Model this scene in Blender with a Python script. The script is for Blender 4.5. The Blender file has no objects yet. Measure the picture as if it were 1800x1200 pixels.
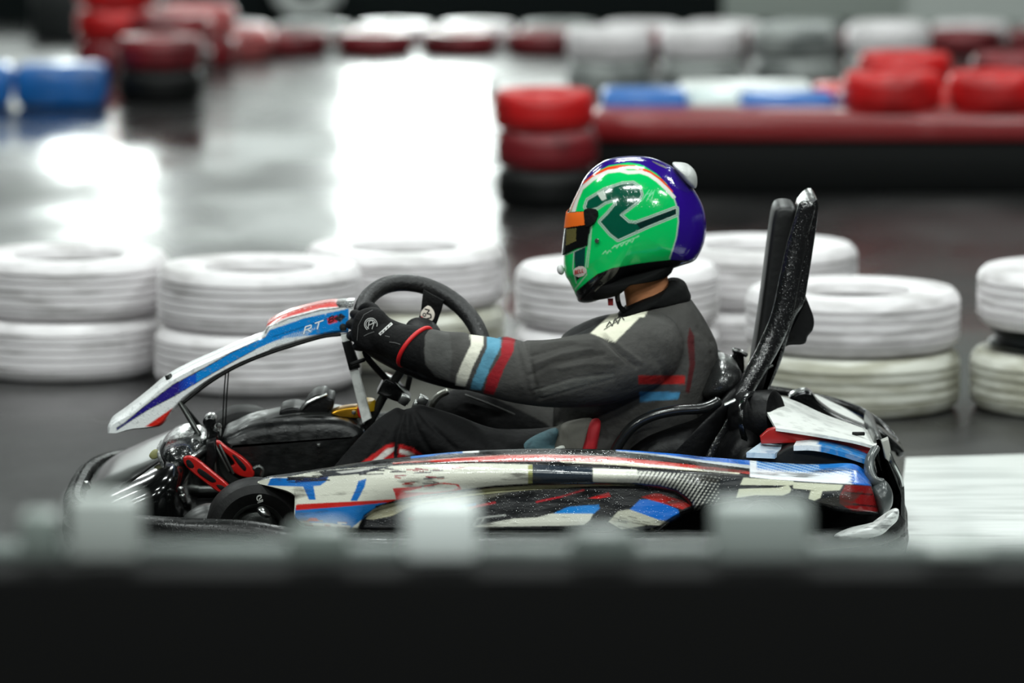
import bpy, bmesh, math, random
import numpy as np
from mathutils import Vector, Matrix
from mathutils.bvhtree import BVHTree

random.seed(7)
rng = np.random.default_rng(7)
sc = bpy.context.scene
COL = sc.collection

# ------------------------------------------------------------------ camera
F_PX, CAM_Y, CAM_Z = 10500.0, -14.2, 2.41
PITCH = math.atan(1418.0 / F_PX)
CP, SP = math.cos(PITCH), math.sin(PITCH)


def W(px, py, Y):
    """world point at depth plane y = Y that the photograph shows at (px, py)"""
    a = (px - 900.0) / F_PX
    b = (600.0 - py) / F_PX
    dy = CP + b * SP
    dz = -SP + b * CP
    t = (Y - CAM_Y) / dy
    return np.array([a * t, Y, CAM_Z + dz * t])


def WL(pts, Y):
    return np.array([W(p[0], p[1], Y if len(p) < 3 else p[2]) for p in pts])


def G(px, py):
    """floor point seen at (px, py)"""
    a = (px - 900.0) / F_PX
    b = (600.0 - py) / F_PX
    dy = CP + b * SP
    dz = -SP + b * CP
    t = -CAM_Z / dz
    return np.array([a * t, CAM_Y + dy * t, 0.0])


def PXY(V):
    V = np.asarray(V, float)
    x, y, z = V[:, 0], V[:, 1] - CAM_Y, V[:, 2] - CAM_Z
    d = y * CP - z * SP
    u = y * SP + z * CP
    return 900 + F_PX * x / d, 600 - F_PX * u / d


# ------------------------------------------------------------------ colour
def L1(c):
    c = c / 255.0
    return c / 12.92 if c <= 0.04045 else ((c + 0.055) / 1.055) ** 2.4


def lin(r, g, b):
    return np.array([L1(r), L1(g), L1(b)])


# ------------------------------------------------------------------ curves
def cr(pts, n, closed=False):
    """Catmull-Rom through pts, resampled to n points evenly along its length"""
    P = np.asarray(pts, float)
    k = len(P)
    if closed:
        Q = np.vstack([P[-1:], P, P[:2]])
        segs = k
    else:
        Q = np.vstack([2 * P[0] - P[1], P, 2 * P[-1] - P[-2]])
        segs = k - 1
    out = []
    m = 12
    for i in range(segs):
        p0, p1, p2, p3 = Q[i], Q[i + 1], Q[i + 2], Q[i + 3]
        for j in range(m):
            t = j / m
            out.append(0.5 * ((2 * p1) + (-p0 + p2) * t + (2 * p0 - 5 * p1 + 4 * p2 - p3) * t * t
                              + (-p0 + 3 * p1 - 3 * p2 + p3) * t ** 3))
    out.append(P[0] if closed else P[-1])
    return resample(np.array(out), n, closed)


def resample(P, n, closed=False):
    d = np.r_[0, np.cumsum(np.linalg.norm(np.diff(P, axis=0), axis=1))]
    s = np.linspace(0, d[-1], n + 1)[:-1] if closed else np.linspace(0, d[-1], n)
    return np.stack([np.interp(s, d, P[:, i]) for i in range(P.shape[1])], 1)


def poly_res(pts, n):
    """closed polygon with straight edges, n points, corners kept roughly"""
    P = np.vstack([np.asarray(pts, float), [pts[0]]])
    return resample(P, n, True)


# ------------------------------------------------------------------ meshes
class MB:
    def __init__(self):
        self.v, self.f = [], []

    def add(self, V, Fs):
        o = len(self.v)
        self.v.extend([tuple(map(float, p)) for p in V])
        self.f.extend([tuple(i + o for i in f) for f in Fs])
        return self

    def grid(self, V, nr, nc, cc=False, cr_=False, flip=False):
        Fs = []
        for i in range(nr if cr_ else nr - 1):
            for j in range(nc if cc else nc - 1):
                a, b = i * nc + j, i * nc + (j + 1) % nc
                c, d = ((i + 1) % nr) * nc + (j + 1) % nc, ((i + 1) % nr) * nc + j
                Fs.append((a, d, c, b) if flip else (a, b, c, d))
        return self.add(V, Fs)

    # rounded prism: outline (closed, world pts in an x-z plane) pushed along y
    def prism(self, O, y0, y1, b=0.0):
        O = np.asarray(O, float)
        n = len(O)
        xz = O[:, [0, 2]]
        area = 0.5 * np.sum(xz[:, 0] * np.roll(xz[:, 1], -1) - np.roll(xz[:, 0], -1) * xz[:, 1])
        if area < 0:
            xz = xz[::-1]
        e = np.roll(xz, -1, 0) - xz
        e /= np.linalg.norm(e, axis=1)[:, None] + 1e-12
        nrm = np.stack([e[:, 1], -e[:, 0]], 1)
        vn = nrm + np.roll(nrm, 1, 0)
        vn /= np.linalg.norm(vn, axis=1)[:, None] + 1e-9
        rings = []
        if b > 0:
            for k in range(4):
                a = k / 3 * math.pi / 2
                rings.append((b * (1 - math.sin(a)), y0 + b * (1 - math.cos(a))))
            for k in range(4):
                a = (3 - k) / 3 * math.pi / 2
                rings.append((b * (1 - math.sin(a)), y1 - b * (1 - math.cos(a))))
        else:
            rings = [(0, y0), (0, y1)]
        V = []
        for ins, y in rings:
            q = xz - vn * ins
            V.extend([(p[0], y, p[1]) for p in q])
        nr = len(rings)
        Fs = []
        for i in range(nr - 1):
            for j in range(n):
                a, c = i * n + j, i * n + (j + 1) % n
                Fs.append((a, c, c + n, a + n))
        Fs.append(tuple(range(n))[::-1])
        Fs.append(tuple((nr - 1) * n + j for j in range(n)))
        # orientation: outward
        Fs = [f[::-1] for f in Fs] if False else Fs
        return self.add(V, Fs)

    def tube(self, P, r, n=12, closed=False, sy=1.0, cap=True):
        P = np.asarray(P, float)
        k = len(P)
        R = np.full(k, r, float) if np.isscalar(r) else np.asarray(r, float)
        if closed:
            T = np.roll(P, -1, 0) - np.roll(P, 1, 0)
        else:
            T = np.gradient(P, axis=0)
        T /= np.linalg.norm(T, axis=1)[:, None] + 1e-12
        up = np.array([0, 1.0, 0])
        if abs(T[0] @ up) > 0.9:
            up = np.array([1.0, 0, 0])
        N = up - (up @ T[0]) * T[0]
        N /= np.linalg.norm(N)
        V = []
        ring = []
        for i in range(k):
            N = N - (N @ T[i]) * T[i]
            N /= np.linalg.norm(N) + 1e-12
            B = np.cross(T[i], N)
            ring.append((P[i], R[i], N.copy(), B))
        rows = []
        if not closed and cap:
            p, r0, N0, B0 = ring[0]
            for a in (0.25, 0.6, 0.87):
                rows.append((p - T[0] * r0 * math.sqrt(1 - a * a) * 0.6, r0 * a, N0, B0))
        rows += ring
        if not closed and cap:
            p, r0, N0, B0 = ring[-1]
            for a in (0.87, 0.6, 0.25):
                rows.append((p + T[-1] * r0 * math.sqrt(1 - a * a) * 0.6, r0 * a, N0, B0))
        for p, rr, N_, B_ in rows:
            for j in range(n):
                t = 2 * math.pi * j / n
                V.append(p + rr * (math.cos(t) * N_ * sy + math.sin(t) * B_))
        o = len(self.v)
        self.grid(V, len(rows), n, cc=True, cr_=closed, flip=True)
        if not closed:
            self.f.append(tuple(o + j for j in range(n)))
            self.f.append(tuple(o + (len(rows) - 1) * n + j for j in range(n))[::-1])
        return self

    def lathe(self, prof, c, axis, n=48, closed=True):
        ax = Vector(axis).normalized()
        q = Vector((0, 0, 1)).rotation_difference(ax).to_matrix()
        c = Vector(c)
        V = []
        for r, h in prof:
            for j in range(n):
                t = 2 * math.pi * j / n
                V.append(c + q @ Vector((r * math.cos(t), r * math.sin(t), h)))
        o = len(self.v)
        self.grid(V, len(prof), n, cc=True, cr_=closed)
        if not closed:
            self.f.append(tuple(o + j for j in range(n))[::-1])
            self.f.append(tuple(o + (len(prof) - 1) * n + j for j in range(n)))
        return self

    def inflate(self, O, yc, R, m=24, p=2.0, cen=None, Rfar=None):
        """pillow body: outline O (world pts in plane y=yc) closed over in depth"""
        O = np.asarray(O, float)
        n = len(O)
        c = O.mean(0) if cen is None else np.asarray(cen, float)
        V = []
        Rf = R if Rfar is None else Rfar
        for i in range(m + 1):
            th = -math.pi / 2 + math.pi * i / m
            s = max(abs(math.cos(th)), 1e-6) ** (2 / p)
            if i in (0, m):
                s = 0.004
            sn = math.sin(th)
            yy = (R if sn < 0 else Rf) * math.copysign(abs(sn) ** (2 / p), sn)
            q = c + (O - c) * s
            V.extend([(a[0], yc + yy, a[2]) for a in q])
        o = len(self.v)
        xz = O[:, [0, 2]]
        area = np.sum(xz[:, 0] * np.roll(xz[:, 1], -1) - np.roll(xz[:, 0], -1) * xz[:, 1])
        self.grid(V, m + 1, n, cc=True, flip=area < 0)
        self.f.append(tuple(o + j for j in range(n)))
        self.f.append(tuple(o + m * n + j for j in range(n)))
        return self

    def box(self, c, s, b=0.004, rot=None):
        bm = bmesh.new()
        bmesh.ops.create_cube(bm, size=1)
        for v in bm.verts:
            v.co = Vector((v.co.x * s[0], v.co.y * s[1], v.co.z * s[2]))
        if b > 0:
            bmesh.ops.bevel(bm, geom=bm.edges[:], offset=b, segments=2, affect='EDGES', profile=0.5)
        R = rot if rot is not None else Matrix.Identity(3)
        bm.verts.index_update()
        V = [R @ v.co + Vector(c) for v in bm.verts]
        Fs = [tuple(v.index for v in f.verts) for f in bm.faces]
        bm.free()
        return self.add(V, Fs)


def mesh_of(mb, name):
    me = bpy.data.meshes.new(name)
    me.from_pydata(mb.v, [], mb.f)
    bm = bmesh.new()
    bm.from_mesh(me)
    bmesh.ops.recalc_face_normals(bm, faces=bm.faces[:])
    bm.to_mesh(me)
    bm.free()
    return me


def obj(name, mb, mat, parent=None, ang=40, me=None):
    if me is None:
        me = mesh_of(mb, name)
    me.polygons.foreach_set('use_smooth', [True] * len(me.polygons))
    if ang < 180:
        me.set_sharp_from_angle(angle=math.radians(ang))
    if mat is not None and not me.materials:
        me.materials.append(mat)
    o = bpy.data.objects.new(name, me)
    COL.objects.link(o)
    if parent is not None:
        setpar(o, parent)
    return o


def setpar(o, p):
    o.parent = p
    loc = p.location if p.type == 'EMPTY' else Vector((0, 0, 0))
    o.matrix_parent_inverse = Matrix.Translation(-loc)


def empty(name, loc):
    o = bpy.data.objects.new(name, None)
    o.empty_display_size = 0.1
    o.location = loc
    COL.objects.link(o)
    return o


def tag(o, label=None, cat=None, group=None, kind=None):
    if label:
        o['label'] = label
    if cat:
        o['category'] = cat
    if group:
        o['group'] = group
    if kind:
        o['kind'] = kind
    return o


# ------------------------------------------------------------------ painting of liveries
def pip(x, y, poly):
    poly = np.asarray(poly, float)
    ins = np.zeros(len(x), bool)
    j = len(poly) - 1
    for i in range(len(poly)):
        xi, yi = poly[i]
        xj, yj = poly[j]
        if yi != yj:
            c = ((yi > y) != (yj > y)) & (x < (xj - xi) * (y - yi) / (yj - yi) + xi)
            ins ^= c
        j = i
    return ins


def dist_line(x, y, pts):
    d = np.full(len(x), 1e9)
    for (x0, y0), (x1, y1) in zip(pts[:-1], pts[1:]):
        dx, dy = x1 - x0, y1 - y0
        t = np.clip(((x - x0) * dx + (y - y0) * dy) / (dx * dx + dy * dy + 1e-9), 0, 1)
        d = np.minimum(d, np.hypot(x - x0 - t * dx, y - y0 - t * dy))
    return d


class Paint:
    def __init__(self, px, py, base):
        self.x, self.y = np.asarray(px, float), np.asarray(py, float)
        self.c = np.tile(lin(*base), (len(self.x), 1))

    def poly(self, pts, col, smooth=False):
        p = cr(pts, 80, True) if smooth else pts
        self.c[pip(self.x, self.y, p)] = lin(*col)
        return self

    def line(self, pts, w, col, smooth=False):
        p = cr(pts, 60) if smooth else pts
        self.c[dist_line(self.x, self.y, [tuple(q) for q in p]) < w / 2] = lin(*col)
        return self

    def band(self, top, bot, col):
        """between two curves given as (x, y) tables"""
        t, b = np.asarray(top, float), np.asarray(bot, float)
        x0, x1 = max(t[0, 0], b[0, 0]), min(t[-1, 0], b[-1, 0])
        yt, yb = np.interp(self.x, t[:, 0], t[:, 1]), np.interp(self.x, b[:, 0], b[:, 1])
        m = (self.x >= x0) & (self.x <= x1) & (self.y >= yt) & (self.y <= yb)
        self.c[m] = lin(*col)
        return self

    def mask(self, m, col):
        self.c[m] = lin(*col)
        return self

    def put(self, me):
        a = me.color_attributes.new('livery', 'FLOAT_COLOR', 'POINT')
        buf = np.ones((len(me.vertices), 4), np.float32)
        buf[:, :3] = self.c
        a.data.foreach_set('color', buf.ravel())


def aa(fn, x, y, d):
    """livery sampled at five nearby points and averaged, for clean edges"""
    x, y = np.asarray(x, float), np.asarray(y, float)
    tot = None
    for dx, dy in ((0, 0), (d, 0.4 * d), (-0.4 * d, d), (-d, -0.4 * d), (0.4 * d, -d)):
        P = fn(x + dx, y + dy)
        tot = P.c.copy() if tot is None else tot + P.c
    P.c = tot / 5.0
    return P


# ------------------------------------------------------------------ materials
MATS = {}


def mat(name, col=(200, 200, 200), rough=0.5, metal=0.0, coat=0.0, attr=False, bump=0.0, bscale=60.0,
        bstretch=(1, 1, 1), dirt=0.0, dcol=(40, 38, 34), dscale=8.0, dstretch=(1, 1, 1), rvar=0.0, emit=None,
        estr=0.0, spec=0.5, bdist=0.004, drops=0.0, dlo=0.5, dhi=0.62, sheen=0.0):
    if name in MATS:
        return MATS[name]
    m = bpy.data.materials.new(name)
    m.use_nodes = True
    nt = m.node_tree
    b = nt.nodes['Principled BSDF']
    b.inputs['Roughness'].default_value = rough
    b.inputs['Metallic'].default_value = metal
    b.inputs['Coat Weight'].default_value = coat
    b.inputs['Coat Roughness'].default_value = 0.08
    b.inputs['Specular IOR Level'].default_value = spec
    if sheen:
        b.inputs['Sheen Weight'].default_value = sheen
    c = lin(*col)
    src = None
    if attr:
        a = nt.nodes.new('ShaderNodeAttribute')
        a.attribute_name = 'livery'
        src = a.outputs['Color']
    else:
        b.inputs['Base Color'].default_value = (*c, 1)
    tc = nt.nodes.new('ShaderNodeTexCoord')

    def noise(scale, stretch, detail=6.0):
        mp = nt.nodes.new('ShaderNodeMapping')
        mp.inputs['Scale'].default_value = stretch
        nt.links.new(tc.outputs['Object'], mp.inputs['Vector'])
        n = nt.nodes.new('ShaderNodeTexNoise')
        n.inputs['Scale'].default_value = scale
        n.inputs['Detail'].default_value = detail
        nt.links.new(mp.outputs['Vector'], n.inputs['Vector'])
        return n.outputs['Fac']

    if dirt > 0:
        n = noise(dscale, dstretch)
        rp = nt.nodes.new('ShaderNodeMapRange')
        rp.inputs['From Min'].default_value = dlo
        rp.inputs['From Max'].default_value = dhi
        rp.inputs['To Max'].default_value = dirt
        nt.links.new(n, rp.inputs['Value'])
        mx = nt.nodes.new('ShaderNodeMix')
        mx.data_type = 'RGBA'
        nt.links.new(rp.outputs['Result'], mx.inputs['Factor'])
        if src is not None:
            nt.links.new(src, mx.inputs['A'])
        else:
            mx.inputs['A'].default_value = (*c, 1)
        mx.inputs['B'].default_value = (*lin(*dcol), 1)
        src = mx.outputs['Result']
    if src is not None:
        nt.links.new(src, b.inputs['Base Color'])
    if rvar > 0:
        n = noise(dscale * 1.7, dstretch)
        rp = nt.nodes.new('ShaderNodeMapRange')
        rp.inputs['From Min'].default_value = 0.35
        rp.inputs['From Max'].default_value = 0.65
        rp.inputs['To Min'].default_value = max(0.02, rough - rvar)
        rp.inputs['To Max'].default_value = min(1, rough + rvar)
        nt.links.new(n, rp.inputs['Value'])
        nt.links.new(rp.outputs['Result'], b.inputs['Roughness'])
    last = None
    if bump > 0:
        bn = nt.nodes.new('ShaderNodeBump')
        bn.inputs['Strength'].default_value = bump
        bn.inputs['Distance'].default_value = bdist
        nt.links.new(noise(bscale, bstretch, 4.0), bn.inputs['Height'])
        last = bn.outputs['Normal']
    if drops > 0:
        vo = nt.nodes.new('ShaderNodeTexVoronoi')
        vo.inputs['Scale'].default_value = 170
        nt.links.new(tc.outputs['Object'], vo.inputs['Vector'])
        rp = nt.nodes.new('ShaderNodeMapRange')
        rp.inputs['From Min'].default_value = 0.0
        rp.inputs['From Max'].default_value = 0.35
        rp.inputs['To Min'].default_value = 1.0
        rp.inputs['To Max'].default_value = 0.0
        nt.links.new(vo.outputs['Distance'], rp.inputs['Value'])
        bd = nt.nodes.new('ShaderNodeBump')
        bd.inputs['Strength'].default_value = drops
        bd.inputs['Distance'].default_value = 0.0015
        nt.links.new(rp.outputs['Result'], bd.inputs['Height'])
        if last is not None:
            nt.links.new(last, bd.inputs['Normal'])
        last = bd.outputs['Normal']
    if last is not None:
        nt.links.new(last, b.inputs['Normal'])
        if coat > 0:
            nt.links.new(last, b.inputs['Coat Normal'])
    if emit is not None:
        b.inputs['Emission Color'].default_value = (*lin(*emit), 1)
        b.inputs['Emission Strength'].default_value = estr
    MATS[name] = m
    return m


M_gloss = lambda: mat('black_gloss_plastic', (9, 10, 10), 0.2, coat=0.25, bump=0.12, bscale=30, rvar=0.08, dscale=14, drops=0.2, spec=0.4)
M_sat = lambda: mat('black_satin_plastic', (9, 9, 10), 0.45, bump=0.3, bscale=90, rvar=0.1, dscale=10, spec=0.2)
M_rub = lambda: mat('black_rubber', (10, 10, 10), 0.55, bump=0.3, bscale=70, spec=0.2)
M_bump = lambda: mat('bumper_plastic', (17, 18, 18), 0.34, spec=0.35, bump=0.35, bscale=30, rvar=0.16, dscale=9, drops=0.3, dirt=0.2,
                     dcol=(60, 64, 62), dstretch=(0.3, 1, 3))
M_steel = lambda: mat('steel', (170, 172, 170), 0.28, metal=1.0, bump=0.2, bscale=80)
M_dsteel = lambda: mat('dark_steel', (70, 72, 70), 0.35, metal=0.8, bump=0.2, bscale=80)
M_red = lambda: mat('red_anodised', (165, 22, 18), 0.3, metal=0.25, coat=0.3)
M_gold = lambda: mat('gold_anodised', (190, 140, 40), 0.3, metal=0.9)
M_white = lambda: mat('white_plastic', (214, 216, 212), 0.4, bump=0.2, bscale=50, dirt=0.35, dscale=30, dcol=(120, 122, 120), drops=0.3)
M_livery = lambda: mat('livery_plastic', rough=0.28, coat=0.25, attr=True, bump=0.12, bscale=50, bstretch=(0.4, 1, 2), dirt=0.75,
                       dcol=(52, 50, 46), dscale=22, dstretch=(0.35, 1, 1.6), dlo=0.56, dhi=0.66, rvar=0.12, drops=0.22)
M_panel = lambda: mat('livery_panel', rough=0.25, coat=0.35, attr=True, dirt=0.35, dcol=(120, 125, 128), dscale=70,
                      dlo=0.58, dhi=0.66, drops=0.5)
M_helm = lambda: mat('helmet_paint', rough=0.13, coat=0.3, attr=True, drops=0.12, bump=0.03, bscale=90)
M_suit = lambda: mat('suit_cloth', rough=0.75, spec=0.2, bdist=0.016, attr=True, bump=0.7, bscale=11, bstretch=(1, 1, 1.4), dirt=0.2, dcol=(14, 14, 14),
                     dscale=14)
M_bcloth = lambda: mat('black_cloth', (9, 10, 10), 0.8, bump=0.8, bscale=40, spec=0.15)
M_glove = lambda: mat('glove_cloth', (10, 10, 11), 0.75, bump=0.5, bscale=120, spec=0.2)


def flat(name, col, rough=0.45):
    return mat(name, col, rough)


# flat lettering laid on a curved surface: strokes given in photo pixels
def bvh_of(o):
    me = o.data
    return BVHTree.FromPolygons([v.co.copy() for v in me.vertices], [tuple(p.vertices) for p in me.polygons])


def decal(name, strokes, target, material, parent, off=0.0012, step=1.5):
    tr = bvh_of(target)
    cam = Vector((0, CAM_Y, CAM_Z))
    mb = MB()
    for pts, w in strokes:
        P = np.asarray(pts, float)
        d = np.r_[0, np.cumsum(np.linalg.norm(np.diff(P, axis=0), axis=1))]
        n = max(2, int(d[-1] / step) + 1)
        Q = resample(P, n)
        T = np.gradient(Q, axis=0)
        T /= np.linalg.norm(T, axis=1)[:, None] + 1e-9
        N = np.stack([-T[:, 1], T[:, 0]], 1)
        Q[0] -= T[0] * w * 0.25
        Q[-1] += T[-1] * w * 0.25
        k = max(2, int(w / step) + 1)
        V, ok = [], True
        for i in range(n):
            for j in range(k):
                q = Q[i] + N[i] * w * (j / (k - 1) - 0.5)
                dr = Vector(W(q[0], q[1], 0.0)) - cam
                hit = tr.ray_cast(cam, dr.normalized())
                if hit[0] is None:
                    ok = False
                    break
                nn = hit[1] if hit[1].dot(dr) < 0 else -hit[1]
                V.append(hit[0] + nn * off)
            if not ok:
                break
        if ok:
            mb.grid(V, n, k)
    if not mb.f:
        print('DECAL EMPTY', name)
        return None
    return obj(name, mb, material, parent)


def ell(cx, cy, rx, ry, n=16, rot=0.0, a0=0.0, a1=2 * math.pi):
    out = []
    for i in range(n + 1):
        t = a0 + (a1 - a0) * i / n
        x, y = rx * math.cos(t), ry * math.sin(t)
        out.append((cx + x * math.cos(rot) - y * math.sin(rot), cy + x * math.sin(rot) + y * math.cos(rot)))
    return out


# letter strokes in a unit box (x right, y down)
GLY = {
    'B': [[(0, 0), (0, 1)], [(0, 0), (.7, .05), (.75, .4), (.1, .5)], [(.1, .5), (.85, .58), (.8, .95), (0, 1)]],
    'E': [[(.8, 0), (0, 0), (0, 1), (.8, 1)], [(0, .5), (.65, .5)]],
    'L': [[(0, 0), (0, 1), (.75, 1)]],
    'R': [[(0, 1), (0, 0), (.75, .05), (.8, .45), (.1, .52)], [(.35, .52), (.85, 1)]],
    'T': [[(0, 0), (1, 0)], [(.5, 0), (.5, 1)]],
    '8': [[(.4, .48), (.05, .3), (.1, .05), (.5, 0), (.8, .08), (.8, .32), (.4, .48), (0, .68), (.05, .95), (.5, 1), (.9, .92), (.85, .66), (.4, .48)]],
    'S': [[(.85, .1), (.4, 0), (.05, .15), (.1, .4), (.75, .58), (.85, .85), (.45, 1), (0, .9)]],
}


def word(txt, x0, y0, w, h, gap, ux=(1, 0), uy=(0, 1), sw=1.5):
    """strokes of a word: origin, letter size, direction of writing and of letter height"""
    out = []
    for i, chh in enumerate(txt):
        for st in GLY[chh]:
            out.append(([(x0 + ux[0] * (i * (w + gap) + a * w) + uy[0] * b * h,
                          y0 + ux[1] * (i * (w + gap) + a * w) + uy[1] * b * h) for a, b in st], sw))
    return out

# ================================================================== THE KART
kart = empty('racing_kart', (0, 0, 0))
tag(kart, 'blue, white, red and black racing kart carrying the helmeted driver', 'go-kart')


def kp(name, mb, m, ang=40, parent=None, label=None):
    o = obj(name, mb, m, parent or kart, ang)
    if label:
        o['label'] = label
    return o


# ---- bumper surround: one rounded loop at constant height round the whole kart
def loop_plan(xf, xr, hy, n=160, pf=2.6):
    pts = []
    cx, hx = (xf + xr) / 2, (xr - xf) / 2
    for i in range(n):
        t = 2 * math.pi * i / n
        c, s = math.cos(t), math.sin(t)
        p = 3.7 if c < 0 else 4.5
        pts.append((cx + hx * math.copysign(abs(c) ** (2 / p), c), hy * math.copysign(abs(s) ** (2 / p), s), 0))
    return resample(np.array(pts + pts[:1]), n, True)


def sweep_loop(plan, prof):
    """prof: list of (outward offset, z)"""
    n = len(plan)
    T = np.roll(plan, -1, 0) - np.roll(plan, 1, 0)
    T /= np.linalg.norm(T, axis=1)[:, None]
    N = np.stack([T[:, 1], -T[:, 0], np.zeros(n)], 1)
    V = []
    for o_, z in prof:
        q = plan + N * o_
        lift = np.clip((-0.42 - plan[:, 0]) / 0.22, 0, 1)
        q[:, 2] = z - 0.027 * min(1.0, max(0.0, (z - 0.03) / 0.09)) * (1 - lift * lift * (3 - 2 * lift))
        V.extend(q)
    mb = MB()
    mb.grid(V, len(prof), n, cc=True, cr_=True)
    return mb


XF, XR = W(117, 900, 0.0)[0], W(1588, 900, 0.0)[0]
plan = loop_plan(XF, XR, 0.665)
prof = [(-0.045, 0.045), (-0.02, 0.035), (-0.004, 0.05), (0.0, 0.075), (-0.003, 0.10), (-0.012, 0.105), (-0.012, 0.112), (-0.003, 0.118),
        (-0.004, 0.142), (-0.014, 0.156), (-0.024, 0.161), (-0.027, 0.156), (-0.031, 0.161), (-0.044, 0.158), (-0.05, 0.14), (-0.05, 0.07)]
kp('bumper_surround', sweep_loop(plan, prof), M_bump(), 50)

# ---- floor tray and chassis rails
tray = np.array([(XF + 0.12, -0.42, 0), (XF + 0.06, 0, 0), (XF + 0.12, 0.42, 0), (0.42, 0.36, 0), (0.42, -0.36, 0)])
mb = MB()
mb.add([(p[0], p[1], 0.045) for p in tray] + [(p[0], p[1], 0.052) for p in tray],
       [(4, 3, 2, 1, 0), (5, 6, 7, 8, 9)] + [(i, (i + 1) % 5, 5 + (i + 1) % 5, 5 + i) for i in range(5)])
kp('floor_tray', mb, M_sat())
for s in (-1, 1):
    P = cr([(XF + 0.1, s * 0.30, 0.075), (-0.6, s * 0.36, 0.07), (0.0, s * 0.33, 0.07), (0.5, s * 0.36, 0.075), (XR - 0.08, s * 0.34, 0.09)], 40)
    kp('chassis_rail', MB().tube(P, 0.016, 12), M_dsteel())

# ---- wheels
def tyre_prof(R, w, rb):
    h = w / 2
    return [(rb, -h * 0.7), (rb + 0.012, -h * 0.86), (rb + (R - rb) * 0.55, -h), (R - 0.018, -h * 0.95), (R - 0.006, -h * 0.82),
            (R, -h * 0.55), (R, h * 0.55), (R - 0.006, h * 0.82), (R - 0.018, h * 0.95), (rb + (R - rb) * 0.55, h),
            (rb + 0.012, h * 0.86), (rb, h * 0.7), (rb + 0.004, 0)]


def wheel(name, c, R, w, rb, steer=0.0):
    ax = (math.sin(steer), -math.cos(steer), 0)
    A = Vector(ax)
    c = Vector(c)
    ty = kp(name, MB().lathe(tyre_prof(R, w, rb), c, ax, 72), M_rub(), 35)
    h = w / 2
    rim = MB().lathe([(0.0005, h * 0.25), (0.03, h * 0.3), (rb * 0.8, h * 0.15), (rb * 0.93, h * 0.7), (rb * 1.04, h * 0.84), (rb * 1.04, h * 0.6),
                      (rb * 0.97, -h * 0.6), (rb * 1.02, -h * 0.8), (rb * 0.9, -h * 0.7), (rb * 0.8, -h * 0.1), (0.0005, -h * 0.1)], c, ax, 48, False)
    obj('rim', rim, M_dsteel(), ty, 35)
    hub = MB().lathe([(0.0005, h * 1.02), (0.012, h * 1.0), (0.016, h * 0.9), (0.017, h * 0.3), (0.028, h * 0.22), (0.03, h * 0.1)], c, ax, 24, False)
    obj('hub', hub, M_steel(), ty, 35)
    return ty


gp = W(450, 940, -0.52)
fw_near = wheel('front_wheel', (gp[0], -0.50, 0.120), 0.118, 0.12, 0.064, 0.10)
wheel('front_wheel', (W(430, 800, 0.50)[0], 0.50, 0.132), 0.130, 0.12, 0.064, 0.10)
for s in (-1, 1):
    wheel('rear_wheel', (W(1338, 900, s * 0.46)[0], s * 0.46, 0.122), 0.121, 0.15, 0.066)
xr_ax = W(1338, 900, -0.47)[0]
kp('rear_axle', MB().tube([(xr_ax, y, 0.122) for y in np.linspace(-0.47, 0.47, 8)], 0.02, 16), M_dsteel())
# white maker's mark on the near front tyre
decal('tyre_mark', [(ell(457, 875, 5.5, 5.5, 16, 0, 0.5, 5.2), 1.8), ([(453, 872), (457, 870), (460, 873), (455, 877), (459, 880), (461, 877)], 1.8),
                    ([(453, 883), (462, 880)], 1.8)], fw_near, flat('mark_white', (215, 215, 210)), fw_near)
# bright wheel nut of the near front wheel
kp('wheel_nut', MB().inflate(WL(cr([(452, 893), (463, 890), (472, 897), (476, 907), (466, 910), (455, 903)], 30, True), -0.575), -0.575, 0.022, 14), M_steel(), 60)
# spindle guard ahead of it
kp('spindle_guard', MB().inflate(WL(cr([(322, 912), (335, 897), (352, 888), (368, 885), (392, 890), (408, 897), (420, 913), (425, 935), (330, 935)], 50, True), -0.46),
                                 -0.46, 0.05, 14, 2.5), mat('guard_grey', (40, 42, 41), 0.4, bump=0.1), 60)
for s in (-1, 1):
    kp('tie_rod', MB().tube(np.array([(W(455, 890, s * 0.42)[0], s * 0.43, 0.13), (W(520, 870, s * 0.2)[0], s * 0.2, 0.13), (W(600, 840, s * 0.05)[0], s * 0.04, 0.15)]), 0.008, 10), M_dsteel())

# ---- side pods (near one traced on its own curved surface, far one its mirror twin)
PAIR = [(453, 846, 453, 850), (470, 837, 480, 857), (490, 834, 507, 865), (505, 832, 521, 876), (512, 831, 523, 887), (518, 830, 518, 900),
        (526, 829, 519, 913), (545, 826, 540, 928), (613, 815, 613, 934), (690, 805, 690, 936), (813, 793, 813, 938), (953, 788, 953, 940),
        (1083, 790, 1083, 940), (1145, 794, 1145, 938), (1190, 797.5, 1186, 912), (1233, 802, 1230, 893), (1283, 806, 1283, 881), (1357, 812, 1357, 875),
        (1406, 815, 1406, 877), (1445, 815, 1440, 887), (1493, 814, 1480, 897), (1513, 821, 1510, 901), (1527, 836, 1535, 903), (1532, 852, 1546, 904)]
FACE = np.array([(453, 846), (463, 843), (512, 837), (557, 827.5), (640, 821), (723, 817), (770, 815), (837, 814), (937, 816), (1042, 821.5),
                 (1117, 824), (1217, 830), (1300, 835.5), (1354, 841.5), (1445, 847.5), (1503, 850.5), (1532, 853)], float)
CREASE = np.array([(453, 990), (600, 990), (640, 905), (660, 892), (698, 881), (740, 873), (770, 869), (820, 862), (870, 856), (937, 852), (1042, 850), (1117, 851),
                   (1158, 855), (1188, 862), (1208, 876), (1217, 886), (1240, 960), (1560, 960)], float)
pr = np.array(PAIR, float)
NC, NR = 720, 92
T = cr(pr, NC)          # 4-column curve: both edges stay in step
Vx = []
uu = np.linspace(0, 1, NR)
PXg = T[:, None, 0] * (1 - uu)[None, :] + T[:, None, 2] * uu[None, :]
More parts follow.
